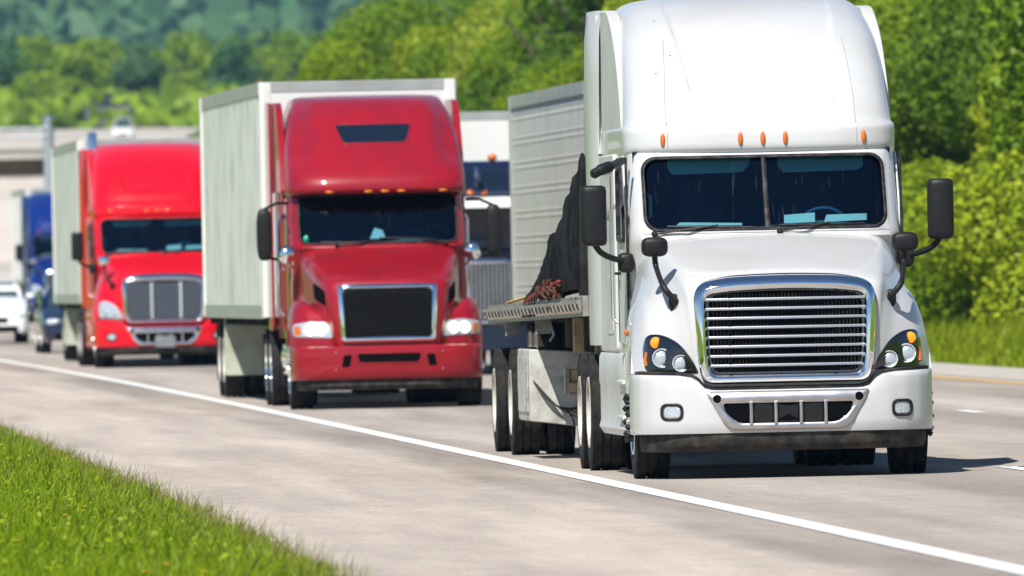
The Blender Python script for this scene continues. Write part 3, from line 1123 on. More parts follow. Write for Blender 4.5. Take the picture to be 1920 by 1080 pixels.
        m = MB().tube([(s * 1.17, 3.74, 1.3), (s * 1.215, 3.76, 1.34), (s * 1.215, 3.78, 2.25), (s * 1.17, 3.8, 2.3)], .016, 8)
        m.build('grab_rail', 'satin_metal', root)
        # sleeper side with a small window and locker hatch
        m = MB().prism(rpoly([(3.95, 1.05), (6.25, 1.05), (6.25, 2.74), (3.95, 2.74)], .05, 4), 'yz', s * 1.14, s * 1.178)
        m.build('sleeper_side', body, root, bevel=.015)
        m = MB().prism(rpoly([(4.3, 2.2), (5.0, 2.2), (5.0, 2.6), (4.3, 2.6)], .08, 4), 'yz', s * 1.17, s * 1.186)
        m.build('sleeper_window', 'dark_glass', root)
        m = MB().prism(rpoly([(4.3, 1.2), (5.1, 1.2), (5.1, 1.7), (4.3, 1.7)], .05, 4), 'yz', s * 1.17, s * 1.184)
        m.build('locker_hatch', body, root, bevel=.004)
        # roof side flank, then the tall extender with its rubber edge
        m = MB().prism(rpoly([(3.1, 2.78), (5.93, 2.78), (5.93, 4.0), (4.9, 3.98), (4.0, 3.72), (3.35, 3.25)], [.05, .03, .05, .3, .4, .4], 5), 'yz', s * 1.04, s * 1.15)
        m.build('roof_flank', body, rf, bevel=.03)
        m = MB()
        rows = []
        for z, ya, x in ((1.1, 6.0, 1.215), (1.6, 5.95, 1.22), (2.76, 5.95, 1.222), (3.3, 5.85, 1.222), (3.75, 5.8, 1.215), (4.0, 5.9, 1.19)):
            rows.append([(s * (x - .05), ya, z), (s * x, ya + .12, z), (s * (x + .02), 6.5, z), (s * (x + .02), 6.82, z), (s * (x - .02), 6.82, z), (s * (x - .06), 6.5, z)])
        m.grid([r + [r[0]] for r in rows])
        m.add(rows[0], [tuple(range(6))]).add(rows[-1], [tuple(range(6))])
        ex = m.build('side_extender', paint, root, sharp=50)
        MB().box(min(s * 1.0, s * 1.185), max(s * 1.0, s * 1.185), 5.94, 6.05, 2.76, 3.96).build('gap_panel', body, root)
        m = MB()
        m.prism([(6.82, 1.12), (6.90, 1.12), (6.90, 3.95), (6.82, 3.97)], 'yz', s * 1.212, s * 1.238)
        m.build('rubber_edge', 'rubber_seal', ex)
        # lower fairing with steps
        m = MB()
        rows = []
        for z, x in ((.34, 1.165), (.40, 1.205), (.46, 1.19), (.75, 1.19), (.80, 1.20), (1.0, 1.195), (1.04, 1.18)):
            rows.append([(s * .70, 1.98, z), (s * (x - .06), 1.98, z), (s * x, 2.16, z), (s * x, 3.5, z), (s * x, 5.2, z), (s * x, 6.2, z), (s * .8, 6.2, z)])
        m.grid(rows)
        m.add(rows[-1], [tuple(range(7))])
        sk = m.build('side_skirt', body, root, sharp=30)
        m = MB()
        for z in (.50, .80):
            m.box(s * 1.18 - .01, s * 1.18 + .045 if s > 0 else s * 1.18 + .01, 2.5, 3.3, z - .02, z + .015) if s > 0 else m.box(s * 1.18 - .045, s * 1.18 + .01, 2.5, 3.3, z - .02, z + .015)
            m.prism([(s * .80, z - .03), (s * 1.15, z - .03), (s * 1.17, z + .0), (s * .80, z + .02)], 'xz', 1.90, 2.0)
        m.build_each('step', body, sk, bevel=.008)
        # mud guard strip in front of the skirt
        m = MB().box(min(s * .86, s * 1.17), max(s * .86, s * 1.17), 1.86, 1.89, .42, 1.0)
        m.build('mud_guard', 'chassis', root)
        # tall door mirror on its bracket
        mx, my = s * 1.465, 2.05
        m = MB()
        rows = []
        for z, k in ((-.255, .60), (-.25, .82), (-.235, .95), (-.20, 1.), (0, 1.), (.20, 1.), (.235, .95), (.25, .82), (.255, .60)):
            r = []
            for a in range(20):
                A = 2 * math.pi * a / 20
                fx = math.copysign(abs(math.cos(A)) ** .55, math.cos(A))
                fy = math.copysign(abs(math.sin(A)) ** .7, math.sin(A))
                r.append((mx + .112 * k * fx, my + .09 * k * fy, 2.21 + z))
            rows.append(r)
        m.grid(rows, cu=True).add(rows[0], [tuple(range(20))]).add(rows[-1], [tuple(range(20))])
        mi = m.build('door_mirror', mirror, root, sharp=70)
        m = MB().prism(rrect(mx - .095, mx + .095, 1.99, 2.43, .03, 3), 'xz', my + .075, my + .094)
        m.build('mirror_glass', 'lens', mi)
        arm([(mx, my + .02, 1.98), (mx - s * .06, my + .05, 1.90), (mx - s * .16, my + .12, 1.85), (s * 1.18, my + .22, 1.82)], .026, 'mirror_arm', 'black_plastic', mi)
        m = MB().ball((s * 1.185, my + .24, 1.81), (.07, .07, .085), 14, 10, .6)
        m.build('mirror_bracket', 'black_plastic', mi)
        if s < 0 and full:         # long look-down mirror over the door
            m = MB().tube(densify([(-1.46, 2.28, 2.55), (-1.38, 2.32, 2.595), (-1.28, 2.4, 2.63), (-1.16, 2.6, 2.68)], 5).tolist(), [.02] + [.042] * 4 + [.05] * 5 + [.035] * 5 + [.02], 10)
            m.build('look_down_mirror', 'black_plastic', root)
        # bonnet mirror on a curved stalk
        hx = s * 1.045
        m = MB()
        m.ball((hx, .62, 1.935), (.112, .075, .083), 20, 12, .62)
        hm = m.build('hood_mirror', small_mirror, root, sharp=70)
        bx, bz = s * .905, 1.47
        by = surf.y(bx, bz)
        arm([(hx, .64, 1.86), (hx - s * .012, .62, 1.76), (hx - s * .055, by - .06, 1.60), (bx, by - .07, 1.49), (bx, by + .02, bz)], [.024] * 6 + [.022] * 6 + [.026] * 6 + [.034] * 7, 'mirror_stalk', 'black_plastic', hm, 10)
        m = MB().ball((bx, by - .005, bz), (.045, .035, .075), 14, 10, .8)
        m.build('stalk_foot', 'black_plastic', hm)
    # --- wheels, frame
    for s in (-1, 1):
        wheel(root, s, 1.075, 1.22, .51, .51, .30, 'steer', 'bright_chrome' if full else 'satin_metal', spikes=full)
        for y in o.get('drive', (7.1, 8.42)):
            dual(root, s, y, xo=1.11)
        m = MB().box(min(s * .62, s * 1.22), max(s * .62, s * 1.22), 9.1, 9.12, .25, .95)
        m.build('mud_flap', 'chassis', root)
    frame_and_tank(root, .55, 9.2)
    m = MB()
    m.prism(rpoly([(7.3, .93), (8.3, .93), (8.2, 1.06), (7.4, 1.06)], .05, 3), 'yz', -.45, .45)
    m.build('fifth_wheel', 'chassis', root, bevel=.01)
    m = MB()
    for y in o.get('drive', (7.1, 8.42)):
        m.tube([(-.95, y, .51), (-.25, y, .51), (0, y, .51), (.25, y, .51), (.95, y, .51)], [.09, .09, .2, .09, .09], 12)
    m.build('drive_axle', 'chassis', root)
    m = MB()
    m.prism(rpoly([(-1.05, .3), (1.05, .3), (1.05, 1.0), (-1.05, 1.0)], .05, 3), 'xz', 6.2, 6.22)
    m.build('cab_floor', 'void', root)  # upright near-black sheet across the underbody behind the cab
    return surf, cab, roof

# ------------------------------------------------------------------ the maroon truck with the square chrome grille
def maroon_truck(root):
    paint = 'maroon_paint'
    st = [
        (0, 0, [(.12, .80), (.11, 1.05), (.13, 1.35), (.19, 1.60), (.32, 1.665), (.70, 1.77), (1.1, 1.87), (1.5, 1.97), (1.88, 2.06)]),
        (.36, .55, [(.13, .80), (.12, 1.05), (.14, 1.35), (.20, 1.595), (.33, 1.66), (.70, 1.765), (1.1, 1.865), (1.5, 1.965), (1.9, 2.055)]),
        (.58, .90, [(.15, .80), (.15, 1.05), (.18, 1.35), (.26, 1.565), (.39, 1.635), (.75, 1.745), (1.1, 1.84), (1.5, 1.94), (1.95, 2.03)]),
        (.655, 1.0, [(.20, .80), (.21, 1.05), (.25, 1.33), (.35, 1.49), (.50, 1.56), (.80, 1.66), (1.15, 1.76), (1.5, 1.85), (2.0, 1.95)]),
        (.68, 1.03, [(.26, .80), (.28, 1.02), (.33, 1.22), (.43, 1.33), (.57, 1.40), (.85, 1.46), (1.2, 1.54), (1.55, 1.66), (2.1, 1.80)]),
        (.74, 1.03, [(.30, .80), (.33, .98), (.38, 1.14), (.48, 1.23), (.62, 1.27), (.9, 1.27), (1.2, 1.30), (1.6, 1.40), (2.15, 1.62)]),
        (.88, 1.05, [(.36, .80), (.39, .96), (.44, 1.14), (.53, 1.26), (.68, 1.33), (.9, 1.355), (1.2, 1.355), (1.6, 1.33), (2.15, 1.40)]),
        (1.03, 1.11, [(.44, .80), (.46, .95), (.50, 1.12), (.58, 1.25), (.72, 1.34), (.95, 1.385), (1.25, 1.385), (1.6, 1.33), (2.15, 1.25)]),
        (1.16, 1.18, [(.58, .80), (.60, .95), (.63, 1.08), (.70, 1.19), (.82, 1.27), (1.0, 1.315), (1.28, 1.32), (1.6, 1.25), (2.1, 1.08)]),
        (1.22, 1.215, [(.70, .80), (.72, .90), (.76, 1.0), (.83, 1.08), (.93, 1.14), (1.1, 1.18), (1.3, 1.18), (1.6, 1.10), (2.0, .90)]),
        (1.225, 1.22, [(.70, .80), (.72, .86), (.77, .93), (.84, .99), (.94, 1.04), (1.1, 1.075), (1.28, 1.07), (1.55, 1.0), (1.80, .78)]),
        (1.16, 1.16, [(.70, .80), (.72, .86), (.77, .93), (.84, .99), (.94, 1.04), (1.1, 1.075), (1.28, 1.07), (1.55, 1.0), (1.80, .78)]),
    ]
    hood, surf = front_grid(root, st, 'hood', paint)
    # grille: black mesh in a square chrome frame
    outer = rpoly([(.60, .845), (.635, 1.58), (-.635, 1.58), (-.60, .845)], .05, 6)
    inner = rpoly([(.535, .915), (.555, 1.515), (-.555, 1.515), (-.535, .915)], .03, 6)
    gr = drape_band(MB(), outer, inner, surf, .02, .035, 6, .05).build('grille_surround', 'bright_chrome', root)
    drape(MB(), inner, surf, .006, 2, .02).build('grille_opening', 'void', gr)
    m = MB()
    for k in range(15):
        z = .935 + k * .0405
        m.box(-.55, .55, .075, .10, z, z + .012)
    for k in range(24):
        x = -.54 + k * .047
        m.box(x - .004, x + .004, .08, .095, .92, 1.51)
    m.build('grille_mesh', 'black_plastic', gr)
    for s in (-1, 1):
        ol = rpoly([(s * .70, .90), (s * 1.19, .93), (s * 1.20, 1.085), (s * .95, 1.125), (s * .74, 1.10)], [.04, .04, .06, .06, .06], 4)
        hl = drape(MB(), ol, surf, .012, 6, .04).build('headlight', 'lamp_clear', root, sharp=60)
        m = MB()
        for x in (.84, .985):
            y = surf.y(s * x, 1.01) - .02
            m.lathe([(.02, .070), (-.01, .068), (-.025, .05), (-.03, .001)], (s * x, y, 1.01), 'y', 18)
        m.build_each('headlight_lens', 'lamp_lit', hl)
        drape(MB(), rpoly([(s * 1.09, .945), (s * 1.17, .95), (s * 1.175, 1.06), (s * 1.10, 1.07)], .02, 3), surf, .02, 3, .02).build('turn_signal', 'amber', hl)
        # vent and chrome rod on the side of the bonnet
        m = drape(MB(), rpoly([(s * .775, 1.30), (s * .90, 1.40), (s * .91, 1.62), (s * .79, 1.50)], .03, 3), surf, .01, 5, .02)
        m.build('hood_vent', 'void', hood)
        m = MB().tube([(s * .70, .50, 1.50), (s * .86, 1.1, 1.635), (s * .99, 1.75, 1.80)], [.018, .02, .016], 8)
        m.build('chrome_rod', 'bright_chrome', hood)
    # bumper
    xs = [round(1.225 * math.sin(a), 4) for a in frange(-math.pi / 2, math.pi / 2, 50)]
    by = lambda x: float(np.interp(abs(x), (0, .6, .9, 1.05, 1.15, 1.2, 1.225), (0, .03, .10, .18, .28, .42, .75)))
    rows = [[(x, by(x) + .10, .795), (x, by(x) + .02, .80), (x, by(x) - .01, .785), (x, by(x) - .02, .74), (x, by(x) - .015, .60), (x, by(x), .48), (x, by(x) + .02, .40), (x, by(x) + .05, .375), (x, by(x) + .12, .37)] for x in xs]
    bm_ = MB().grid(rows)
    bo = bm_.build('bumper', paint, root, sharp=45)
    bs = Surf(bm_)
    m = MB()
    drape(m, rpoly([(-.40, .585), (.40, .585), (.42, .70), (-.42, .70)], .04, 4), bs, .004, 2, .01)
    for s in (-1, 1):
        drape(m, rpoly([(s * .50, .53), (s * .61, .53), (s * .58, .69), (s * .47, .69)], .02, 4), bs, .004, 2, .01)
    m.build('air_slot', 'void', bo)
    m = MB()
    drape_band(m, rpoly([(-.43, .57), (.43, .57), (.45, .715), (-.45, .715)], .04, 4), rpoly([(-.40, .585), (.40, .585), (.42, .70), (-.42, .70)], .04, 4), bs, .004, .006, 3, .01)
    m.build('slot_rim', paint, bo)
    m = MB()
    for s in (-1, 1):
        for z in (.50, .72):
            m.ball((s * .68, bs.y(s * .68, z) - .004, z), (.012, .008, .012), 8, 6)
    m.build_each('bumper_bolt', 'chrome', bo)
    m = MB()
    m.grid([[(x * .95, by(x) + .08, .38), (x * .95, by(x) + .07, .30), (x * .94, by(x) + .12, .24)] for x in xs])
    m.build('bumper_valance', 'valance', root)
    # cab
    whw, wz0, wz1 = 1.03, 2.09, 2.74
    cab = Cab([(.9, 2.1, 1.13, .5), (1.95, 1.92, 1.13, .5), (2.05, 1.84, 1.13, .52), (2.74, 2.31, 1.115, .52), (2.80, 2.36, 1.11, .52)])
    zs = sorted(set([.9, 1.3, 1.7, 1.95, wz0, wz1, 2.78] + frange(2.05, 2.7, 9)))
    rows = cab.rows(zs, 6.0, ux=[whw / 1.125])
    def skip(i, j):
        zc = (zs[i] + zs[i + 1]) / 2
        p, q = rows[i][j], rows[i][j + 1]
        return wz0 < zc < wz1 and abs(p[0] + q[0]) / 2 < whw + .002 and (p[1] + q[1]) / 2 < 3.2
    m = MB().grid(rows, skip=skip)
    m.add([rows[-1][0], rows[-1][-1], rows[0][-1], rows[0][0]], [(0, 1, 2, 3)])
    m.build('cab', paint, root, sharp=40)
    windscreen(root, cab, whw, wz0, wz1, .09, paint, split=False)
    wiper(root, cab, (-.55, 2.09), (-.1, 2.13), ((-.75, 2.125), (.0, 2.115)))
    wiper(root, cab, (.85, 2.09), (.45, 2.16), ((.0, 2.17), (.72, 2.145)))
    cabin_inside(root, 1.07, 2.55, 4.2, 1.2, 2.76, 2.06, 2.05)
    m = MB().prism([(-.1, 2.16), (.1, 2.16), (.06, 2.27), (-.04, 2.3)], 'xz', 2.3, 2.34)
    m.build('dashboard_papers', 'paper', root)
    m = MB().ball((-.93, cab.y(-.93, 2.17) + .03, 2.17), (.035, .01, .05), 10, 6)
    m.build('toll_tag', pbr_green(), root)
    # roof with the lip over the windscreen, sculpted cheeks and a skylight
    roof = Cab([(2.735, 2.22, 1.10, .5), (2.74, 2.10, 1.135, .5), (2.79, 2.045, 1.145, .52), (2.87, 2.05, 1.148, .55), (2.96, 2.10, 1.145, .58), (3.06, 2.20, 1.14, .65), (3.2, 2.38, 1.135, .75), (3.45, 2.72, 1.11, .9),
                (3.7, 3.08, 1.06, 1.0), (3.88, 3.4, 1.0, 1.1), (3.97, 3.7, .96, 1.1), (4.01, 4.1, .90, 1.1), (4.03, 4.6, .7, .8), (4.035, 5.0, .2, .5)], n=3.0)
    zs = [float(z) for z in roof.tab[:, 0]]
    rows = roof.rows(zs, 5.8)
    for r in rows:                 # scoops running up beside the skylight
        for i, p in enumerate(r):
            if p[1] < 4.6 and p[2] > 3.0:
                q = abs(p[0])
                edge = .80 + .10 * (3.9 - p[2])
                k = sstep(0, .02, q - edge + .0) * sstep(3.05, 3.3, p[2]) * (1 - sstep(.08, .30, q - edge))
                r[i] = (p[0], p[1] + .16 * k, p[2])
    m = MB().grid(rows)
    m.add([rows[0][0], rows[0][-1], rows[-1][-1], rows[-1][0]], [(0, 1, 2, 3)])
    rf = m.build('roof_fairing', paint, root, sharp=40)
    m = MB()
    m.grid([rows[0], [(p[0] * .96, min(p[1] + .35, 5.8), p[2] + .02) for p in rows[0]]])
    m.build('visor_underside', paint, rf)
    rs = Surf(MB().grid(rows))
    ol = rpoly([(-.40, 3.40), (.40, 3.40), (.49, 3.635), (-.49, 3.635)], .05, 5)
    sk = drape(MB(), ol, rs, .012, 5, .04).build('skylight', 'dark_glass', rf)
    m = drape_band(MB(), rpoly([(-.425, 3.375), (.425, 3.375), (.52, 3.66), (-.52, 3.66)], .06, 5), ol, rs, .005, .014, 4, .03)
    m.build('skylight_frame', 'maroon_paint', sk)
    for x in (-.62, -.12, .09, .30, .84):
        MB().ball((x, roof.y(x, 2.77) - .005, 2.765), (.06, .03, .02), 12, 8).build('marker_light', 'amber', rf)
    for s in (-1, 1):
        m = MB().prism(rpoly([(2.35, 1.1), (3.4, 1.1), (3.4, 2.7), (2.75, 2.72), (2.35, 2.2)], .08, 4), 'yz', s * 1.115, s * 1.145)
        d = m.build('door', paint, root, bevel=.012)
        MB().prism(rpoly([(2.52, 2.05), (3.3, 2.05), (3.3, 2.62), (2.85, 2.64), (2.50, 2.25)], .06, 4), 'yz', s * 1.14, s * 1.152).build('door_window', 'dark_glass', d)
        MB().tube([(s * 1.15, 3.2, 1.8), (s * 1.18, 3.24, 1.8), (s * 1.18, 3.36, 1.8), (s * 1.15, 3.4, 1.8)], .014, 6).build('door_handle', 'chrome', d)
        MB().prism(rpoly([(3.6, 1.0), (5.9, 1.0), (5.9, 2.8), (3.6, 2.8)], .06, 4), 'yz', s * 1.12, s * 1.16).build('sleeper_side', paint, root, bevel=.012)
        MB().prism(rpoly([(5.4, 1.0), (6.5, 1.0), (6.5, 3.98), (5.6, 3.96), (5.45, 3.2)], .08, 4), 'yz', s * 1.20, s * 1.235).build('side_extender', paint, root, bevel=.01)
        MB().prism(rpoly([(3.3, 2.78), (6.1, 2.78), (6.1, 3.97), (4.4, 3.95), (3.6, 3.3)], [.05, .03, .05, .3, .4], 5), 'yz', s * 1.10, s * 1.19).build('roof_flank', paint, rf, bevel=.02)
        MB().tube([(s * 1.16, 3.5, 1.2), (s * 1.22, 3.52, 1.3), (s * 1.22, 3.55, 2.4), (s * 1.16, 3.57, 2.5)], .022, 8).build('grab_rail', 'bright_chrome', root)
        MB().tube([(s * 1.12, 2.15, 1.22), (s * 1.125, 2.1, 1.6), (s * 1.10, 2.0, 2.0)], .012, 6).build('antenna_rod', 'chrome', root)
        m = MB()
        m.lathe([(0, .001), (0, .26), (.03, .30), (1.5, .30), (1.53, .26), (1.53, .001)], (s * .90, 2.4, .66), 'y', 26)
        m.build('fuel_tank', 'bright_chrome', root)
        m = MB()
        for z in (.45, .8):
            m.box(min(s * .9, s * 1.22), max(s * .9, s * 1.22), 2.3, 2.9, z, z + .03)
        m.build_each('step', 'chrome', root, bevel=.008)
        mx = s * 1.47
        m = MB()
        m.ball((mx, 1.95, 2.24), (.10, .08, .335), 16, 14, .55)
        mi = m.build('door_mirror', 'black_plastic', root, sharp=70)
        m = MB()
        m.tube([(s * 1.14, 2.25, 2.64), (s * 1.3, 2.1, 2.64), (mx, 2.0, 2.56)], .02, 8)
        m.tube([(s * 1.14, 2.25, 1.92), (s * 1.3, 2.1, 1.92), (mx, 2.0, 1.95)], .02, 8)
        m.build_each('mirror_arm', 'black_plastic', mi)
        m = MB().lathe([(-.07, .001), (-.06, .06), (-.03, .10), (0, .118), (.02, .11), (.025, .001)], (s * 1.19, 1.9, 1.98), 'y', 20)
        cm = m.build('convex_mirror', 'bright_chrome', root)
        MB().tube([(s * 1.19, 1.92, 1.98), (s * 1.16, 2.0, 1.86), (s * 1.10, 2.05, 1.8)], .016, 8).build('mirror_stalk', 'chrome', cm)
        wheel(root, s, 1.07, 1.2, .51, .51, .30, 'steer', 'bright_chrome')
        for y in (6.6, 7.95):
            dual(root, s, y, rim='bright_chrome')
        MB().box(min(s * .6, s * 1.22), max(s * .6, s * 1.22), 8.75, 8.77, .25, .95).build('mud_flap', 'chassis', root)
    frame_and_tank(root, .55, 8.9)
    m = MB()
    for y in (6.6, 7.95):
        m.tube([(-.95, y, .51), (-.25, y, .51), (0, y, .51), (.25, y, .51), (.95, y, .51)], [.09, .09, .2, .09, .09], 12)
    m.prism([(6.8, .93), (7.8, .93), (7.7, 1.05), (6.9, 1.05)], 'yz', -.45, .45)
    m.build('drive_axle', 'chassis', root)

def pbr_green():
    if 'toll_green' not in MT:
        MT['toll_green'] = pbr('toll_green', (.05, .5, .25), .5)
    return 'toll_green'

# ------------------------------------------------------------------ the navy truck with the upright chrome grille
def classic_truck(root):
    p = 'navy_paint'
    st = [(0, 0, [(.04, .75), (.02, 1.2), (.04, 1.72), (.10, 1.84), (.3, 1.87), (.8, 1.89), (1.3, 1.92), (1.7, 1.95), (2.0, 1.98)]),
          (.45, .55, [(.06, .75), (.04, 1.2), (.06, 1.70), (.12, 1.81), (.3, 1.84), (.8, 1.86), (1.3, 1.89), (1.7, 1.92), (2.0, 1.95)]),
          (.60, .80, [(.10, .75), (.09, 1.2), (.11, 1.6), (.16, 1.72), (.34, 1.75), (.8, 1.77), (1.3, 1.8), (1.7, 1.83), (2.05, 1.86)]),
          (.63, .84, [(.16, .75), (.16, 1.1), (.18, 1.35), (.22, 1.45), (.38, 1.48), (.8, 1.5), (1.3, 1.52), (1.7, 1.55), (2.05, 1.58)]),
          (.66, .86, [(.24, .75), (.25, .95), (.27, 1.1), (.3, 1.18), (.42, 1.2), (.8, 1.22), (1.3, 1.24), (1.7, 1.26), (2.05, 1.3)]),
          (.95, .98, [(.32, .75), (.33, .92), (.36, 1.06), (.44, 1.16), (.58, 1.22), (.85, 1.26), (1.2, 1.26), (1.6, 1.2), (2.05, 1.1)]),
          (1.18, 1.18, [(.5, .75), (.51, .88), (.55, .98), (.62, 1.06), (.74, 1.12), (.95, 1.16), (1.25, 1.15), (1.6, 1.06), (2.05, .9)]),
          (1.2, 1.2, [(.62, .75), (.64, .82), (.68, .88), (.75, .94), (.86, .99), (1.0, 1.02), (1.25, 1.01), (1.55, .93), (1.8, .75)])]
    hood, surf = front_grid(root, st, 'hood', p, 4)
    outer = rpoly([(.56, .82), (.56, 1.84), (-.56, 1.84), (-.56, .82)], .06, 4)
    inner = rpoly([(.50, .88), (.50, 1.77), (-.50, 1.77), (-.50, .88)], .04, 4)
    g = drape_band(MB(), outer, inner, surf, .02, .03, 5, .06).build('grille_surround', 'chrome', root)
    drape(MB(), inner, surf, .004, 2, .02).build('grille_opening', 'chassis', g)
    m = MB()
    for k in range(15):
        x = -.46 + k * .0657
        m.box(x - .013, x + .013, .0, .02, .89, 1.76)
    m.build('grille_bars', 'satin_metal', g)
    MB().grid([[(x, .05 + .3 * (abs(x) / 1.2) ** 4 + q, z) for q, z in ((.1, .78), (0, .77), (0, .40), (.1, .39))] for x in frange(-1.2, 1.2, 24)]).build('bumper', p, root)
    for s in (-1, 1):
        m = MB().ball((s * .86, .24, 1.02), (.16, .12, .10), 14, 10, .6)
        h = m.build('headlight', 'chrome', root)
        m = MB()
        for x in (.78, .94):
            m.lathe([(0, .065), (-.02, .06), (-.03, .001)], (s * x, .13, 1.02), 'y', 14)
        m.build_each('headlight_lens', 'lamp_clear', h)
        MB().tube([(s * 1.2, 3.55, 1.0), (s * 1.2, 3.55, 3.9), (s * 1.22, 3.65, 4.05)], .075, 14).build('exhaust_stack', 'bright_chrome', root)
        MB().lathe([(0, .001), (.02, .19), (.6, .19), (.62, .001)], (s * 1.02, 1.75, 1.35), 'z', 18).build('air_cleaner', 'bright_chrome', root)
        m = MB().ball((s * 1.45, 2.2, 2.3), (.09, .07, .24), 12, 10, .6)
        mi = m.build('door_mirror', 'bright_chrome', root)
        MB().tube([(s * 1.1, 2.3, 2.5), (s * 1.45, 2.25, 2.5)], .018, 6).build('mirror_arm', 'chrome', mi)
        MB().prism(rpoly([(2.3, 1.1), (3.3, 1.1), (3.3, 2.7), (2.4, 2.7)], .06, 3), 'yz', s * 1.09, s * 1.12).build('door', p, root, bevel=.01)
        wheel(root, s, 1.05, 1.15, .51, .51, .30, 'steer', 'bright_chrome')
        for y in (6.3, 7.65):
            dual(root, s, y)
    m = MB()
    m.prism(rpoly([(2.25, 1.0), (5.4, 1.0), (5.4, 3.42), (2.6, 3.42), (2.32, 3.0), (2.2, 2.9), (2.3, 1.95)], [.05, .05, .15, .25, .1, .05, .02], 5), 'yz', -1.1, 1.1)
    m.build('cab', p, root, bevel=.05)
    for x0, x1 in ((-.95, -.03), (.03, .95)):
        MB().add([(x0, 2.262, 2.02), (x1, 2.262, 2.02), (x1, 2.205, 2.64), (x0, 2.205, 2.64), (x0, 2.30, 2.02), (x1, 2.30, 2.02), (x1, 2.25, 2.64), (x0, 2.25, 2.64)],
                 [(0, 1, 2, 3), (0, 4, 5, 1), (3, 2, 6, 7), (0, 3, 7, 4), (1, 5, 6, 2)]).build('windshield', 'dark_glass', root)
    m = MB().prism([(2.22, 2.68), (1.86, 2.66), (1.88, 2.72), (2.25, 2.85)], 'yz', -1.06, 1.06)
    v = m.build('sun_shade', 'trailer_front', root, bevel=.01)
    MB().prism([(2.33, 2.99), (2.43, 3.24), (2.41, 3.26), (2.31, 3.0)], 'yz', -.62, .62).build('sleeper_window', 'dark_glass', root)
    for x in (-.8, -.22, 0, .22, .8):
        MB().ball((x, 2.19, 2.91), (.06, .05, .045), 10, 8).build('marker_light', 'amber', root)
    for x in (-.3, .4):
        MB().ball((x, 2.75, 3.47), (.08, .07, .06), 10, 8).build('marker_light', 'amber', root)
    MB().tube([(.12, 2.55, 3.3), (.12, 2.0, 3.12)], [.03, .05], 10).build('air_horn', 'bright_chrome', root)
    frame_and_tank(root, .4, 8.5)

# ------------------------------------------------------------------ trailers
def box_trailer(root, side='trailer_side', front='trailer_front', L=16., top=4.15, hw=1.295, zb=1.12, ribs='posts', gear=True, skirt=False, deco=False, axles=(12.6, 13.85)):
    m = MB()
    r = 0
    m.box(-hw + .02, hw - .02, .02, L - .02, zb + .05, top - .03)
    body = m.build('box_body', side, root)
    m = MB()                       # front wall with pressed panels
    m.box(-hw + .09, hw - .09, -.012, .03, zb + .1, top - .1)
    fw = m.build('front_wall', front, root)
    m = MB()
    for s in (-1, 1):
        m.prism(rpoly([(s * (hw - .16), -.02), (s * (hw - .02), -.02), (s * hw, .0), (s * hw, .16), (s * (hw - .03), .16), (s * (hw - .03), .03), (s * (hw - .16), .03)], .01, 2), 'xy', zb, top)
        m.box(s * hw - .03, s * hw + .03, L - .10, L, zb, top)
    m.build_each('corner_post', front if ribs != 'flutes' else 'trailer_rail', root)
    m = MB()
    for s in (-1, 1):
        m.box(min(s * (hw - .04), s * (hw + .012)), max(s * (hw - .04), s * (hw + .012)), .16, L - .1, top - .17, top)
        m.box(min(s * (hw - .04), s * (hw + .015)), max(s * (hw - .04), s * (hw + .015)), .16, L - .1, zb - .02, zb + .16)
    m.box(-hw + .14, hw - .14, -.018, .06, top - .14, top)
    m.box(-hw + .14, hw - .14, -.018, .06, zb, zb + .14)
    m.box(-hw + .03, hw - .03, .06, L - .1, top - .03, top - .015)
    m.build('rail', 'trailer_rail', root, bevel=.006)
    m = MB()
    if ribs == 'posts':            # upright posts on the long sides
        for s in (-1, 1):
            m = MB()
            y = .65
            while y < L - .3:
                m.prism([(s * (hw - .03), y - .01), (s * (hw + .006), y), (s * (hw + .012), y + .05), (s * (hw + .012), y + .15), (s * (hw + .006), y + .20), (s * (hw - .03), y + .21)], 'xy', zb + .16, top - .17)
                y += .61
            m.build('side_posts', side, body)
    else:                          # level flutes
        for s in (-1, 1):
            m = MB()
            for k in range(8):
                for q in (0, .085):
                    z = zb + .26 + k * .345 + q
                    m.prism([(s * (hw - .03), z), (s * (hw - .016), z + .004), (s * (hw - .0145), z + .018), (s * (hw - .018), z + .036), (s * (hw - .03), z + .04)], 'xz', .17, L - .1)
            m.build('side_flutes', 'trailer_side_flute', body, sharp=20)
    m = MB()
    for s in (-1, 1):
        for y in (.12, L / 2, L - .15) if ribs == 'posts' else (.12, 3.2, 6.4, 9.6, 12.8, L - .15):
            m.ball((s * (hw - .02), y, top + .0), (.025, .04, .025), 8, 6)
    m.build_each('clearance_lamp', 'sign_lamp', root)
    if deco:
        MB().box(-hw + .15, hw - .15, -.03, -.012, 3.35, top - .15).build('front_panel', 'sign_red', root)
        MB().box(-hw + .15, hw - .15, -.03, -.012, 3.20, 3.35).build('front_stripe', 'sign_blue', root)
    m = MB()
    for y in frange(.4, L - .3, 28):
        m.box(-hw + .05, hw - .05, y, y + .06, zb - .11, zb - .001)
    for s in (-1, 1):
        m.box(s * .5 - .05, s * .5 + .05, axles[0] - 2, L - .2, .82, zb - .11)
    for y in axles:
        m.tube([(-.9, y, .51), (.9, y, .51)], .075, 10)
    m.box(-.9, .9, L - .12, L - .04, .48, .60)
    m.build('underframe', 'chassis', root)
    for s in (-1, 1):
        for y in axles:
            dual(root, s, y)
        if gear:
            m = MB()
            m.box(s * .82 - .07, s * .82 + .07, 2.7, 2.86, .40, zb - .1)
            m.box(s * .82 - .14, s * .82 + .14, 2.62, 2.94, .36, .40)
            m.tube([(s * .82, 2.78, .7), (0, 3.4, 1.0)], .03, 6)
            m.build('landing_leg', 'deck_metal', root)
        MB().box(min(s * .62, s * 1.22), max(s * .62, s * 1.22), axles[1] + .68, axles[1] + .70, .22, 1.0).build('mud_flap', 'chassis', root)

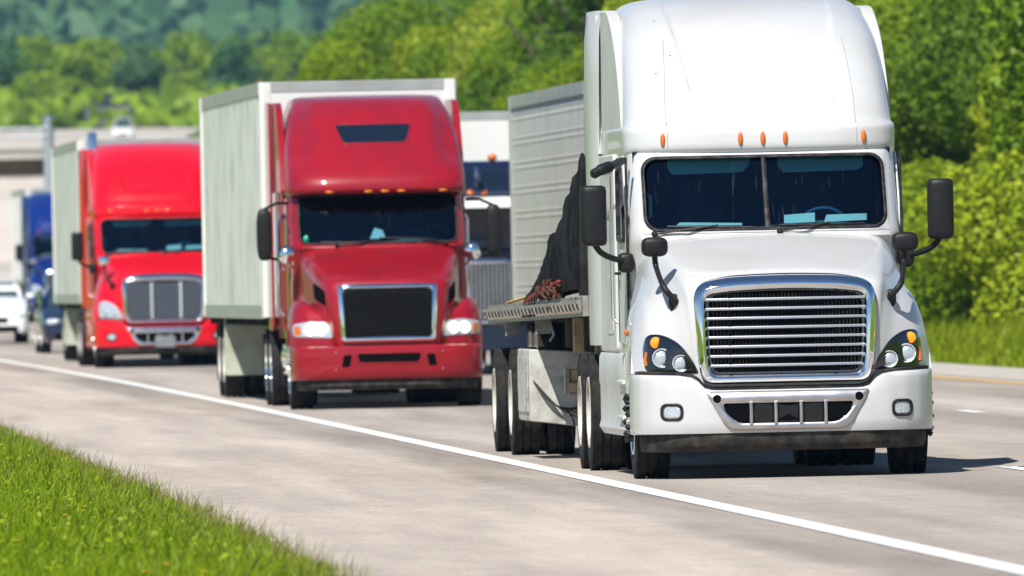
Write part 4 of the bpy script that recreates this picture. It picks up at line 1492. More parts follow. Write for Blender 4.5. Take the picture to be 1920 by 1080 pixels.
def spare_flap(root, side, y, w0, w1, z0, z1, mat='flap_pale'):
    m = MB().prism(rpoly([(side * w0, z0 + .06), (side * (w0 + .1), z0), (side * w1, z0), (side * w1, z1), (side * w0, z1)], .03, 3), 'xz', y, y + .05)
    return m.build('wheel_shield', mat, root, bevel=.008)

# ------------------------------------------------------------------ flatbed behind the white truck
def flatbed(root):
    """local y = 0 at the front of the deck"""
    L = 16.1
    top = lambda y: 1.52 - .006 * y
    m = MB()
    m.prism([(0, top(0) - .03), (0, top(0)), (L, top(L)), (L, top(L) - .03)], 'yz', -1.24, 1.24)
    m.build('deck', 'deck_wood', root)
    for s in (-1, 1):
        m = MB()
        a, b = s * 1.24, s * 1.285
        m.prism([(0, top(0) - .17), (0, top(0) + .004), (L, top(L) + .004), (L, top(L) - .17)], 'yz', min(a, b), max(a, b))
        for y in frange(.3, L - .3, 26):
            m.box(min(b, b + s * .045), max(b, b + s * .045), y, y + .03, top(y) - .12, top(y) - .03)
        m.prism([(0, top(0) - .06), (0, top(0) - .035), (L, top(L) - .035), (L, top(L) - .06)], 'yz', min(b + s * .04, b + s * .052), max(b + s * .04, b + s * .052))
        sr = m.build('side_rail', 'deck_metal', root)
        MB().add([(b + s * .004, .1, top(0) - .150), (b + s * .004, L - .1, top(L) - .150), (b + s * .004, L - .1, top(L) - .075), (b + s * .004, .1, top(0) - .075)], [(0, 1, 2, 3)]).build('reflective_tape', 'tape', sr)
        m = MB()
        for y in (7.9, 13.2):
            m.box(min(b - s * .16, b - s * .02), max(b - s * .16, b - s * .02), y, y + .09, top(y) - .30, top(y) - .17)
            m.tube([(b - s * .16, y + .04, top(y) - .25), (b - s * .02, y + .04, top(y) - .25)], .045, 10)
        m.build_each('winch', 'deck_metal', sr)
    m = MB()
    m.prism([(0, top(0) - .17), (0, top(0)), (.12, top(0)), (.12, top(0) - .17)], 'yz', -1.24, 1.24)
    m.prism([(L - .1, top(L) - .17), (L - .1, top(L)), (L, top(L)), (L, top(L) - .17)], 'yz', -1.24, 1.24)
    m.build_each('end_rail', 'deck_metal', root)
    m = MB()
    for s in (-1, 1):
        m.prism([(0.2, top(0) - .45), (.2, top(0) - .04), (L - .2, top(L) - .04), (L - .2, .92), (4.5, .86), (3.2, 1.08)], 'yz', s * .48 - .06, s * .48 + .06)
    for y in frange(.5, L - .4, 24):
        m.box(-1.2, 1.2, y, y + .05, top(y) - .14, top(y) - .035)
    m.build('main_beam', 'chassis', root)
    ax = (12.4, 15.35)
    m = MB()
    for y in ax:
        m.tube([(-.95, y, .51), (.95, y, .51)], .075, 10)
        for s in (-1, 1):
            m.prism([(y - .55, .86), (y - .5, .60), (y + .25, .50), (y + .3, .66)], 'yz', s * .5 - .05, s * .5 + .05)
            m.ball((s * .5, y + .32, .74), (.13, .13, .13), 12, 8)
    m.build('axle', 'chassis', root)
    for s in (-1, 1):
        for y in ax:
            dual(root, s, y, .51, .51, 'white_rim', 1.14)
        MB().box(min(s * .8 - .14, s * .8 + .14), max(s * .8 - .14, s * .8 + .14), 2.6, 2.9, .36, .40).box(s * .8 - .07, s * .8 + .07, 2.68, 2.84, .40, 1.35).build('landing_leg', 'deck_metal', root)
    # steel tool box hung under the right side, ahead of the wheels
    m = MB().prism(rpoly([(-1.285, .36), (-1.285, 1.03), (-.64, .99), (-.66, .28)], .02, 3), 'xz', 8.85, 10.75)
    tb = m.build('tool_box', 'tool_steel', root, bevel=.012)
    m = MB().box(-1.298, -1.286, 8.98, 10.62, .44, .96)
    m.build('tool_box_door', 'tool_steel', tb, bevel=.006)
    m = MB()
    for z in (.55, .79, .88):
        m.ball((-1.302, 9.0, z), (.012, .02, .02), 8, 6)
    m.build_each('tool_box_latch', 'chrome', tb)
    m = MB()
    rnd = random.Random(5)
    for k in range(6):
        x0 = -1.25 + .03 * k
        m.tube(densify([(x0, 8.83, .74 - .035 * k), (x0 + .14, 8.78, .55 - .02 * k), (x0 + .34, 8.77, .42 + .02 * k), (x0 + .47, 8.80, .36 + .05 * k)], 4).tolist(), .006, 5)
    m.tube(densify([(-.93, 8.78, .45), (-.88, 8.76, .34), (-.90, 8.76, .26), (-.88, 8.77, .16)], 4).tolist(), .008, 5)
    m.build('hanging_strap', 'black_web', tb)
    # timber blocks on a bracket and a timber post under the deck
    m = MB().box(-.99, -.68, 8.0, 8.3, .63, .72).box(-.95, -.70, 8.02, 8.28, .72, .84)
    m.build_each('timber_block', 'pale_wood', root, bevel=.012)
    m = MB().box(-.995, -.955, 8.0, 8.3, .62, .86).box(-.96, -.66, 8.05, 8.25, .60, .63).box(-.70, -.64, 8.0, 8.3, .60, 1.1)
    m.build('block_bracket', 'deck_metal', root)
    MB().box(-.97, -.87, 7.0, 7.12, 1.0, 1.32).build('timber_post', 'pale_wood', root, bevel=.01)
    m = MB().tube([(-1.1, 8.6, 1.30), (-1.06, 8.6, 1.16), (-1.10, 8.6, 1.10)], .014, 6)
    m.build('rail_hook', 'galv', root)
    return top

def tarp_mesh(top):
    """black cover over the load, high at the front and sagging to the deck at the back; local to the flatbed"""
    from mathutils import noise
    mb = MB()
    rows = []
    ny, nx = 110, 70
    for i in range(ny + 1):
        y = .35 + i / ny * 9.9
        t = i / ny
        ridge = 1.22 * (1 - t) + .04
        row = []
        for j in range(nx + 1):
            u = -1 + 2 * j / nx
            u = math.copysign(1 - (1 - abs(u)) ** 2.4, u)
            w = 1.27 - .06 * t ** 2
            a = abs(u)
            prof = 1 - .97 * ((a - .93) / .07) ** 2.2 if a > .93 else 1
            n1 = noise.noise(Vector((u * 2.2, y * .30 + 5 + u * .5, 1.3)))
            n2 = noise.noise(Vector((u * 5 + y * .5, y * .45, 4.1)))
            n3 = noise.noise(Vector((u * 10, y * 1.2 + u * 3, 7.7)))
            rope = -.10 * math.exp(-((y - 2.0) / .10) ** 2) - .09 * math.exp(-((y - 4.2) / .12) ** 2) - .08 * math.exp(-((y - 6.5) / .12) ** 2)
            fold = .07 * (abs(n1) * 2 - .4) + .06 * (abs(n2) * 2 - .4) + .03 * n3 + rope * .7
            z = top(y) + .03 + max(0, (ridge + fold * (.5 + ridge)) * prof)
            dg = 0
            if a > .9:
                zf = (z - top(y)) / max(.1, ridge)
                dg = .12 * (abs(noise.noise(Vector((y * .85 + zf * 1.6, zf * .5, 2.2)))) - .25) + .06 * noise.noise(Vector((y * 2.3 + zf * 3.2, zf * .8, 9.2)))
            x = u * w + math.copysign(dg, u)
            row.append((x, y + .05 * n1, z))
        rows.append(row)
    mb.grid(rows)
    edge = [(p[0], p[1], top(p[1]) + .012) for p in rows[0]]
    mb.grid([edge, rows[0]])
    return mb

# ------------------------------------------------------------------ cars
def car(root, paint, tall=1.45, L=4.6, van=False, lit=False):
    """small car facing the camera: local y = 0 at the front bumper"""
    w = .90
    secs = [(.0, .30, .62, .62), (.06, .24, .72, .80), (.35, .22, .80, .88), (.9, .22, .92, .90), (1.35, .22, .99, .90), (2.4, .22, 1.0, .90), (3.6, .22, 1.02, .90), (4.3, .24, 1.0, .87), (4.55, .3, .9, .80), (L, .36, .75, .70)]
    sc = L / 4.6
    rows = []
    for y, z0, z1, hw in densify(secs, 3):
        z1 = z1 * (1.12 if van else 1)
        rows.append([(-hw * .9, y * sc, z0), (-hw, y * sc, z0 + .12), (-hw, y * sc, z1 - .18), (-hw * .95, y * sc, z1 - .05), (-hw * .8, y * sc, z1), (0, y * sc, z1 + .025),
                     (hw * .8, y * sc, z1), (hw * .95, y * sc, z1 - .05), (hw, y * sc, z1 - .18), (hw, y * sc, z0 + .12), (hw * .9, y * sc, z0)])
    m = MB().grid(rows)
    m.add(rows[0], [tuple(range(11))]).add(rows[-1], [tuple(range(11))])
    m.build('body', paint, root, sharp=45)
    zb = 1.08 if van else .97
    rr = []
    for y, z, hw in ((1.3, zb - .05, .80), (1.75, zb + .25, .74), (2.15, tall - .06, .66), (2.5, tall, .63), (3.6, tall - .02, .62), (4.0 if van else 3.75, tall - .1, .62), (4.35, zb - .02, .74)):
        rr.append([(-hw - .09, y * sc, zb - .06), (-hw, y * sc, z - .02), (-hw * .85, y * sc, z), (hw * .85, y * sc, z), (hw, y * sc, z - .02), (hw + .09, y * sc, zb - .06)])
    MB().grid(rr).build('roof', paint, root, sharp=50)
    m = MB()
    m.add([(-.70, 1.36 * sc, zb + .02), (.70, 1.36 * sc, zb + .02), (.60, 2.12 * sc, tall - .07), (-.60, 2.12 * sc, tall - .07)], [(0, 1, 2, 3)])
    o = m.build('windshield', 'car_glass', root)
    o.location = (0, -.03, .012)
    for s in (-1, 1):
        m = MB().ball((s * .64, .12, .66), (.17, .12, .075), 12, 8, .7)
        m.build('headlight', 'lamp_clear', root)
        m = MB().ball((s * .98, 1.62 * sc, zb + .04), (.10, .06, .065), 10, 8, .7)
        m.build('side_mirror', paint, root)
        for y in (.85, 3.65):
            wheel(root, s, .78, y * sc, .32, .32, .21, 'steer', 'satin_metal')
        MB().prism([(1.5 * sc, zb), (2.15 * sc, tall - .12), (3.6 * sc, tall - .12), (4.0 * sc, zb)], 'yz', s * .80, s * .84).build('side_window', 'dark_glass', root)
    m = MB().prism(rrect(-.38, .38, .50, .62, .04, 3), 'xz', -.015, .03)
    m.prism(rrect(-.62, .62, .27, .42, .05, 3), 'xz', -.01, .06)
    m.build('grille', 'void', root)

MT['trailer_side_flute'] = pbr('trailer_side_flute', (.62, .64, .59), .5, spec=.3, noise=(1.3, (.52, .52, .46), .8))
MT['mesh_metal'] = pbr('mesh_metal', (.30, .34, .42), .3, metal=.6)
MT['bar_metal'] = pbr('bar_metal', (.80, .82, .85), .25, metal=.5)
MT['roof_seam'] = pbr('roof_seam', (.30, .30, .30), .6)
MT['sign_lamp'] = pbr('sign_lamp', (.32, .05, .015), .3)
MT['car_glass'] = pbr('car_glass', (.03, .06, .06), .08, spec=.8)
MT['white_car_paint'] = pbr('white_car_paint', (.78, .79, .79), .3, coat=.6)

def at_road(t, Y):
    return (XL(Y) + t, Y, ZR(Y) + .002)

def structure(o, kind='structure'):
    o['kind'] = kind
    return o

def raw_mesh(name, v, f4, mat, smooth=False):
    """fast mesh from arrays of vertices and quads"""
    me = bpy.data.meshes.new(name)
    v = np.asarray(v, np.float32)
    f4 = np.asarray(f4, np.int32)
    me.vertices.add(len(v))
    me.vertices.foreach_set('co', v.ravel())
    k = f4.shape[1]
    me.loops.add(f4.size)
    me.loops.foreach_set('vertex_index', f4.ravel())
    me.polygons.add(len(f4))
    me.polygons.foreach_set('loop_start', np.arange(0, f4.size, k, dtype=np.int32))
    me.polygons.foreach_set('loop_total', np.full(len(f4), k, np.int32))
    if smooth:
        me.polygons.foreach_set('use_smooth', np.ones(len(f4), bool))
    me.update(calc_edges=True)
    me.materials.append(MT[mat])
    return me

# ------------------------------------------------------------------ ground, road, markings
def build_ground():
    Ys = sorted(set(list(range(-400, 60, 20)) + list(range(60, 420, 4)) + list(range(420, 800, 10)) + list(range(800, 2600, 50)) + list(range(2600, 6600, 200)) + [8000, 12000]))
    ts = sorted(set([-4000, -2000, -1000, -600, -400, -250, -150, -90, -60, -40, -30, -22, -16, -12, -9, -7, -5.5, -4.6, -4.0, -3.9, -3.8, 0, 5, 11, 13.3, 13.4, 14, 15, 17, 19.4, 22, 26, 31, 36, 41, 45.4, 50, 60, 75, 100, 130, 170, 250, 400, 700, 1200, 2000, 4000]))
    v = []
    for Y in Ys:
        for t in ts:
            v.append((XL(Y) + t, Y, H(t, Y)))
    n = len(ts)
    f = [(i * n + j, i * n + j + 1, (i + 1) * n + j + 1, (i + 1) * n + j) for i in range(len(Ys) - 1) for j in range(n - 1)]
    o = bpy.data.objects.new('ground', raw_mesh('ground', v, f, 'ground', True))
    COL.objects.link(o)
    structure(o)

def strip(name, t0, t1, Y0, Y1, dz, mat, step=4, wob=0.):
    """ribbon along the road with UV = (offset, distance)"""
    Ys = np.arange(Y0, Y1 + .01, step)
    v, uv = [], []
    for Y in Ys:
        for t in (t0, t1):
            tt = t + (wob * (math.sin(Y * 1.7) + math.sin(Y * .61 + 2) + .6 * math.sin(Y * 4.3)) if wob and t == t0 else 0)
            v.append((XL(Y) + tt, Y, ZR(Y) + dz))
            uv.append((tt, Y))
    f = [(2 * i, 2 * i + 1, 2 * i + 3, 2 * i + 2) for i in range(len(Ys) - 1)]
    me = raw_mesh(name, v, f, mat, True)
    l = me.uv_layers.new(name='UVMap')
    idx = np.array(f).ravel()
    l.data.foreach_set('uv', np.array(uv, np.float32)[idx].ravel())
    o = bpy.data.objects.new(name, me)
    COL.objects.link(o)
    return o

def build_road():
    structure(strip('road', -.35, 11.6, -60, 640, .0, 'road'))
    structure(strip('shoulder', -3.95, -.35, -60, 640, .0, 'shoulder'))
    structure(strip('gravel_verge', 11.6, 13.75, -60, 640, -.004, 'gravel'))
    structure(strip('edge_marking', -.11, .11, -60, 640, .006, 'white_line'))
    structure(strip('median_marking', 10.92, 11.10, -60, 640, .006, 'yellow_line'))
    for k in range(-4, 46):
        for t, ph in ((3.66, 129.0), (7.32, 176.4)):
            Y = ph + 12.2 * k
            if 70 < Y < 600:
                structure(strip('lane_marking', t - .08, t + .08, Y, Y + 3.05, .006, 'white_line', 3.05 / 2))

# ------------------------------------------------------------------ grass by the shoulder
def blades(name, bases, hts, wid, lean, mat):
    n = len(bases)
    ang = RNG.uniform(0, 2 * np.pi, n)
    dx, dy = np.cos(ang), np.sin(ang)
    la = RNG.uniform(0, 2 * np.pi, n)
    ln = RNG.uniform(.1, 1., n) * lean
    lx, ly = np.cos(la) * ln * hts + .10 * hts, np.sin(la) * ln * hts
    V = np.zeros((n, 6, 3), np.float32)
    b = np.asarray(bases, np.float32)
    for k, (h, w, c) in enumerate(((0, 1., 0), (.55, .8, .35), (1., .12, 1.))):
        cx = b[:, 0] + lx * c
        cy = b[:, 1] + ly * c
        cz = b[:, 2] + hts * h * (1 - .25 * ln * c)
        V[:, 2 * k] = np.stack((cx - dx * wid * w, cy - dy * wid * w, cz), 1)
        V[:, 2 * k + 1] = np.stack((cx + dx * wid * w, cy + dy * wid * w, cz), 1)
    o = np.arange(n)[:, None] * 6
    Fq = np.concatenate([o + np.array([[0, 1, 3, 2]]), o + np.array([[2, 3, 5, 4]])], 0)
    return V.reshape(-1, 3), Fq

def build_grass():
    # denser near the camera; the edge of the verge is ragged
    V, Q, off = [], [], 0
    n = 230000
    Y = 84 + RNG.beta(1.0, 1.5, n) * 110
    edge = -3.93 + .05 * np.sin(Y * .5) + .06 * np.sin(Y * 1.3 + 1) + .06 * np.sin(Y * 3.1) + .05 * np.sin(Y * 7.7) + RNG.normal(0, .07, n)
    depth = RNG.exponential(1.5, n)
    t = edge - depth
    X = 2.87 - .0505 * (Y - 86.8) - 4.1e-5 * (Y - 86.8) ** 2 + t
    keep = (X > -.045 * Y)
    X, Y, t, depth = X[keep], Y[keep], t[keep], depth[keep]
    clump = .5 + .5 * np.sin(X * 3.1 + 1.3 * np.sin(Y * 1.1)) * np.sin(Y * 1.9 + X)
    Z = np.array([H(min(a, -3.91), b) for a, b in zip(t, Y)])
    h = (.055 + .11 * RNG.random(len(X)) * (.35 + .65 * clump)) * (1 - .35 * np.exp(-depth * 4))
    tall = RNG.random(len(X)) < .02
    h[tall] *= 2.1
    v, q = blades('', np.stack((X, Y, Z), 1), h, (.0038 + .0035 * RNG.random(len(X))), .8, '')
    structure(link_mesh('grass', raw_mesh('grass', v, q, 'grass')), 'stuff')
    # seeding stems along the edge
    n = 5000
    Y = 84 + RNG.beta(1.0, 1.4, n) * 100
    t = -3.75 - RNG.exponential(.55, n)
    X = 2.87 - .0505 * (Y - 86.8) - 4.1e-5 * (Y - 86.8) ** 2 + t
    Z = np.array([H(min(a, -3.91), b) for a, b in zip(t, Y)])
    v, q = blades('', np.stack((X, Y, Z), 1), (.10 + .15 * RNG.random(n) ** 2), .0028 + 0 * X, .6, '')
    structure(link_mesh('dry_grass', raw_mesh('dry_grass', v, q, 'straw')), 'stuff')
    # clover and dock leaves among the blades
    n = 1100
    Y = 86 + RNG.beta(1.0, 1.4, n) * 90
    t = -4.1 - RNG.exponential(1.3, n)
    X = 2.87 - .0505 * (Y - 86.8) - 4.1e-5 * (Y - 86.8) ** 2 + t
    Z = np.array([H(min(a, -3.91), b) for a, b in zip(t, Y)])
    c = np.stack((X, Y, Z + RNG.uniform(.05, .13, n)), 1)
    nr = RNG.normal(size=(n, 3)) * .7 + np.array([0, -.6, .8])
    nr /= np.linalg.norm(nr, axis=1)[:, None]
    a = np.cross(nr, RNG.normal(size=(n, 3)))
    a /= np.linalg.norm(a, axis=1)[:, None]
    b = np.cross(nr, a)
    s = RNG.uniform(.012, .035, n)[:, None]
    V = np.stack((c - a * s, c - b * s * .6, c + a * s, c + b * s * .6), 1)
    structure(link_mesh('weeds', raw_mesh('weeds', V.reshape(-1, 3), np.arange(4 * n).reshape(n, 4), 'leaf_light')), 'stuff')
    # rough grass on the far side of the road
    n = 90000
    Y = 190 + RNG.random(n) * 260
    t = 13.5 + RNG.beta(.9, 1.6, n) * 13
    X = 2.87 - .0505 * (Y - 86.8) - 4.1e-5 * (Y - 86.8) ** 2 + t
    Z = np.array([H(max(a, 13.41), b) for a, b in zip(t, Y)])
    v, q = blades('', np.stack((X, Y, Z), 1), .12 + .34 * RNG.random(n) * np.clip((t - 13.3) / 3, .2, 1), .022 + 0 * X, .6, '')
    structure(link_mesh('verge_grass', raw_mesh('verge_grass', v, q, 'verge_grass')), 'stuff')

def link_mesh(name, me):
    o = bpy.data.objects.new(name, me)
    COL.objects.link(o)
    return o

# ------------------------------------------------------------------ trees
def crown_mesh(seed, h, r, n, size, mat, z0=.15, flat=1., lobes=11):
    """leaf clumps spread through uneven lobes; the crown's foot is at z0 * h"""
    g = np.random.default_rng(seed)
    L = []
    for k in range(lobes):
        a = g.uniform(0, 2 * np.pi)
        zz = g.uniform(.08, .92)
        rad = r * (.25 + .55 * math.sin(math.pi * min(.95, zz * .8 + .12))) * g.uniform(.4, 1.05)
        L.append((rad * math.cos(a), rad * math.sin(a), h * (z0 + (1 - z0) * zz * .86), r * g.uniform(.26, .50)))
    L.append((0, 0, h * .55, r * .55))
    L.append((0, 0, h * .84, r * .34))
    L = np.array(L)
    wts = L[:, 3] ** 2
    ix = g.choice(len(L), n, p=wts / wts.sum())
    d = g.normal(size=(n, 3))
    d /= np.linalg.norm(d, axis=1)[:, None]
    rr = L[ix, 3] * np.cbrt(g.uniform(.28, 1.12, n))
    c = L[ix, :3] + d * rr[:, None] * np.array([1, 1, .85 * flat])
    # drop leaves that would hang below the foot
    c[:, 2] = np.maximum(c[:, 2], h * z0 * .5 + .05)
    nrm = d * .8 + g.normal(size=(n, 3)) * .65 + np.array([0, 0, .25])
    nrm /= np.linalg.norm(nrm, axis=1)[:, None]
    a = np.cross(nrm, g.normal(size=(n, 3)))
    a /= np.linalg.norm(a, axis=1)[:, None]
    b = np.cross(nrm, a)
    s = (size * g.uniform(.55, 1.3, n))[:, None]
    V = np.stack((c - a * s * .5 - b * s * .08, c - b * s * .36 + nrm * s * .06, c + a * s * .6, c + b * s * .40 + nrm * s * .05), 1)
    Q = np.arange(n * 4).reshape(n, 4)
    return raw_mesh('crown', V.reshape(-1, 3), Q, mat)

def trunk_mesh(seed, h, r):
    rnd = random.Random(seed)
    m = MB()
    bend = rnd.uniform(-.2, .2)
    m.tube([(0, 0, -.5), (bend * .1, 0, h * .15), (bend * .4, .05, h * .4), (bend, .1, h * .75)], [r * 1.25, r, r * .7, r * .25], 8)
    for k in range(5):
        z = h * rnd.uniform(.22, .55)
        a = rnd.uniform(0, 6.28)
        l = h * rnd.uniform(.15, .3)
        m.tube([(bend * z / h, 0, z), (math.cos(a) * l * .6, math.sin(a) * l * .6, z + l * .5), (math.cos(a) * l, math.sin(a) * l, z + l)], [r * .5, r * .3, r * .1], 6)
    return m.mesh('trunk', 'bark')

TREES = {}
def tree(kind, name, loc, scale, label, cat, group, rnd):
    if kind not in TREES:
        mat, h, r, n, size, z0, nv = {
            'light': ('leaf_light', 7., 3.0, 26000, .13, .05, 4),
            'pale': ('leaf_pale', 7., 3.2, 26000, .12, .05, 3),
            'mid': ('leaf_mid', 8., 3.2, 26000, .135, .08, 4),
            'dark': ('leaf_dark', 9., 3.2, 24000, .14, .08, 3),
            'shrub': ('leaf_light', 2.6, 1.9, 11000, .105, .0, 4),
            'shrub_mid': ('leaf_mid', 2.6, 1.9, 11000, .105, .0, 3),
            'far': ('leaf_far', 7.2, 2.9, 4200, .36, .05, 5),
            'far_dark': ('leaf_ridge', 7.2, 2.9, 4200, .36, .05, 3),
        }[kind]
        TREES[kind] = [(crown_mesh(hash_(kind) + 31 * k, h, r, n, size, mat, z0), trunk_mesh(k, h, .16 if h < 5 else .22)) for k in range(nv)]
    cm, tm = rnd.choice(TREES[kind])
    root = empty(name, label, cat, loc, rnd.uniform(0, 6.28), group)
    root.scale = (scale * rnd.uniform(.9, 1.15), scale * rnd.uniform(.9, 1.15), scale)
    for nm, me in (('crown', cm), ('trunk', tm)):
        o = bpy.data.objects.new(nm, me)
        COL.objects.link(o)
        o.parent = root
    return root

def hash_(s):
    return sum((i + 3) * ord(c) for i, c in enumerate(s))

def scatter(rnd, n, ts, Ys, dmin, ok):
    pts = []
    tries = 0
    while len(pts) < n and tries < n * 60:
        tries += 1
        t, Y = rnd.uniform(*ts), rnd.uniform(*Ys)
        X = XL(Y) + t
        if not ok(X, Y, t):
            continue
        if all((X - a) ** 2 + ((Y - b) * .5) ** 2 > dmin ** 2 for a, b, _ in pts):
            pts.append((X, Y, t))
    return pts

def build_trees():
    rnd = random.Random(21)
    inside = lambda X, Y, m=.036: -m * Y < X < m * Y
    # scrub wall along the bank on the far side of the road
    G1 = 'shrubs at the foot of the wooded bank'
    for X, Y, t in scatter(rnd, 110, (17.2, 22.5), (225, 470), 2.4, lambda X, Y, t: inside(X, Y, .046)):
        k = rnd.random()
        tree('shrub' if k < .7 else 'shrub_mid', 'roadside_shrub', (X, Y, H(t, Y) - .1), rnd.uniform(.7, 1.25), 'leafy green shrub at the foot of the wooded bank beyond the far shoulder', 'shrub', G1, rnd)
    G2 = 'trees on the wooded bank'
    for X, Y, t in scatter(rnd, 160, (21.5, 60), (250, 600), 3.7, lambda X, Y, t: inside(X, Y, .047) and not (Y > 540 and t < 27)):
        k = rnd.random()
        right = X > .018 * Y
        kind = 'pale' if k < .30 else 'light' if k < (.65 if right else .55) else 'mid' if k < .93 else 'dark'
        if t > 40:
            kind = 'mid' if k < .45 else 'dark' if k < .7 else 'light'
        lab = {'pale': 'pale lime-green leafy tree on the wooded bank across the road', 'light': 'yellow-green leafy tree on the wooded bank across the road', 'mid': 'mid-green tree on the wooded bank across the road', 'dark': 'dark green tree on the wooded bank across the road'}[kind]
        tree(kind, 'bank_tree', (X, Y, H(t, Y) - .2), rnd.uniform(.75, 1.25), lab, 'tree', {'pale': 'pale lime-green trees on the bank', 'light': 'yellow-green trees on the bank', 'mid': 'mid-green trees on the bank', 'dark': 'dark trees on the bank'}[kind], rnd)
    # far hillside on the left
    G3 = 'trees on the far hillside'
    for X, Y, t in scatter(rnd, 290, (40, 400), (1430, 2250), 5.2, lambda X, Y, t: -.0365 * Y < X < -.006 * Y):
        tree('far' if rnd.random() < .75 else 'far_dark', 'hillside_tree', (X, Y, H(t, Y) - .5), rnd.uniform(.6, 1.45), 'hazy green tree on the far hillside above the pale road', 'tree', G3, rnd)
    # distant ridge, read as one mass
    n = 26000
    Y = RNG.uniform(3000, 4600, n)
    X = RNG.uniform(-.042, .02, n) * Y
    z = np.array([H(60, y) for y in Y])
    V, c = [], np.stack((X, Y, z + RNG.uniform(1, 16, n) * (.5 + .5 * np.sin(X * .08) * np.sin(Y * .013 + X * .03))), 1)
    nr = RNG.normal(size=(n, 3)) + np.array([0, -.5, .6])
    nr /= np.linalg.norm(nr, axis=1)[:, None]
    a = np.cross(nr, RNG.normal(size=(n, 3)))
    a /= np.linalg.norm(a, axis=1)[:, None]
    b = np.cross(nr, a)
    s = RNG.uniform(2.2, 5, n)[:, None]
    V = np.stack((c - a * s, c - b * s * .7, c + a * s, c + b * s * .7), 1)
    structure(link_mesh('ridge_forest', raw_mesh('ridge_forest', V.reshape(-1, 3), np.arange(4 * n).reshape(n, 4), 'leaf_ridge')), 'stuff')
    # saplings and weeds between the trees of the far hill
    n = 14000
    Y = RNG.uniform(1400, 2400, n)
    X = RNG.uniform(-.040, -.004, n) * Y
    z = np.array([H(100, y) for y in Y])
    c = np.stack((X, Y, z + RNG.uniform(.2, 3.5, n)), 1)
    nr = RNG.normal(size=(n, 3)) + np.array([0, -.5, .6])
    nr /= np.linalg.norm(nr, axis=1)[:, None]
    a = np.cross(nr, RNG.normal(size=(n, 3)))
    a /= np.linalg.norm(a, axis=1)[:, None]
    b = np.cross(nr, a)
    s = RNG.uniform(.6, 1.4, n)[:, None]
    V = np.stack((c - a * s, c - b * s * .7, c + a * s, c + b * s * .7), 1)
    structure(link_mesh('hillside_undergrowth', raw_mesh('hillside_undergrowth', V.reshape(-1, 3), np.arange(4 * n).reshape(n, 4), 'leaf_far')), 'stuff')
    # undergrowth on the near bank, so that no bare slope shows between the stems
    n = 60000
    Y = RNG.uniform(235, 640, n)
    t = 18.5 + RNG.beta(1, 1.6, n) * 45
    X = 2.87 - .0505 * (Y - 86.8) - 4.1e-5 * (Y - 86.8) ** 2 + t
    z = np.array([H(p, q) for p, q in zip(t, Y)])
    c = np.stack((X, Y, z + RNG.uniform(0, 1.1, n) * np.clip((t - 18.3) / 2, .2, 1)), 1)
    nr = RNG.normal(size=(n, 3)) + np.array([0, -.4, .7])
    nr /= np.linalg.norm(nr, axis=1)[:, None]
    a = np.cross(nr, RNG.normal(size=(n, 3)))
    a /= np.linalg.norm(a, axis=1)[:, None]
    b = np.cross(nr, a)
    s = RNG.uniform(.08, .20, n)[:, None]
    V = np.stack((c - a * s, c - b * s * .7, c + a * s, c + b * s * .7), 1)
    structure(link_mesh('undergrowth', raw_mesh('undergrowth', V.reshape(-1, 3), np.arange(4 * n).reshape(n, 4), 'leaf_light')), 'stuff')

# ------------------------------------------------------------------ far road, bridge, sign gantry
def X_at(px, Y):
    return (px - 960) / F * Y

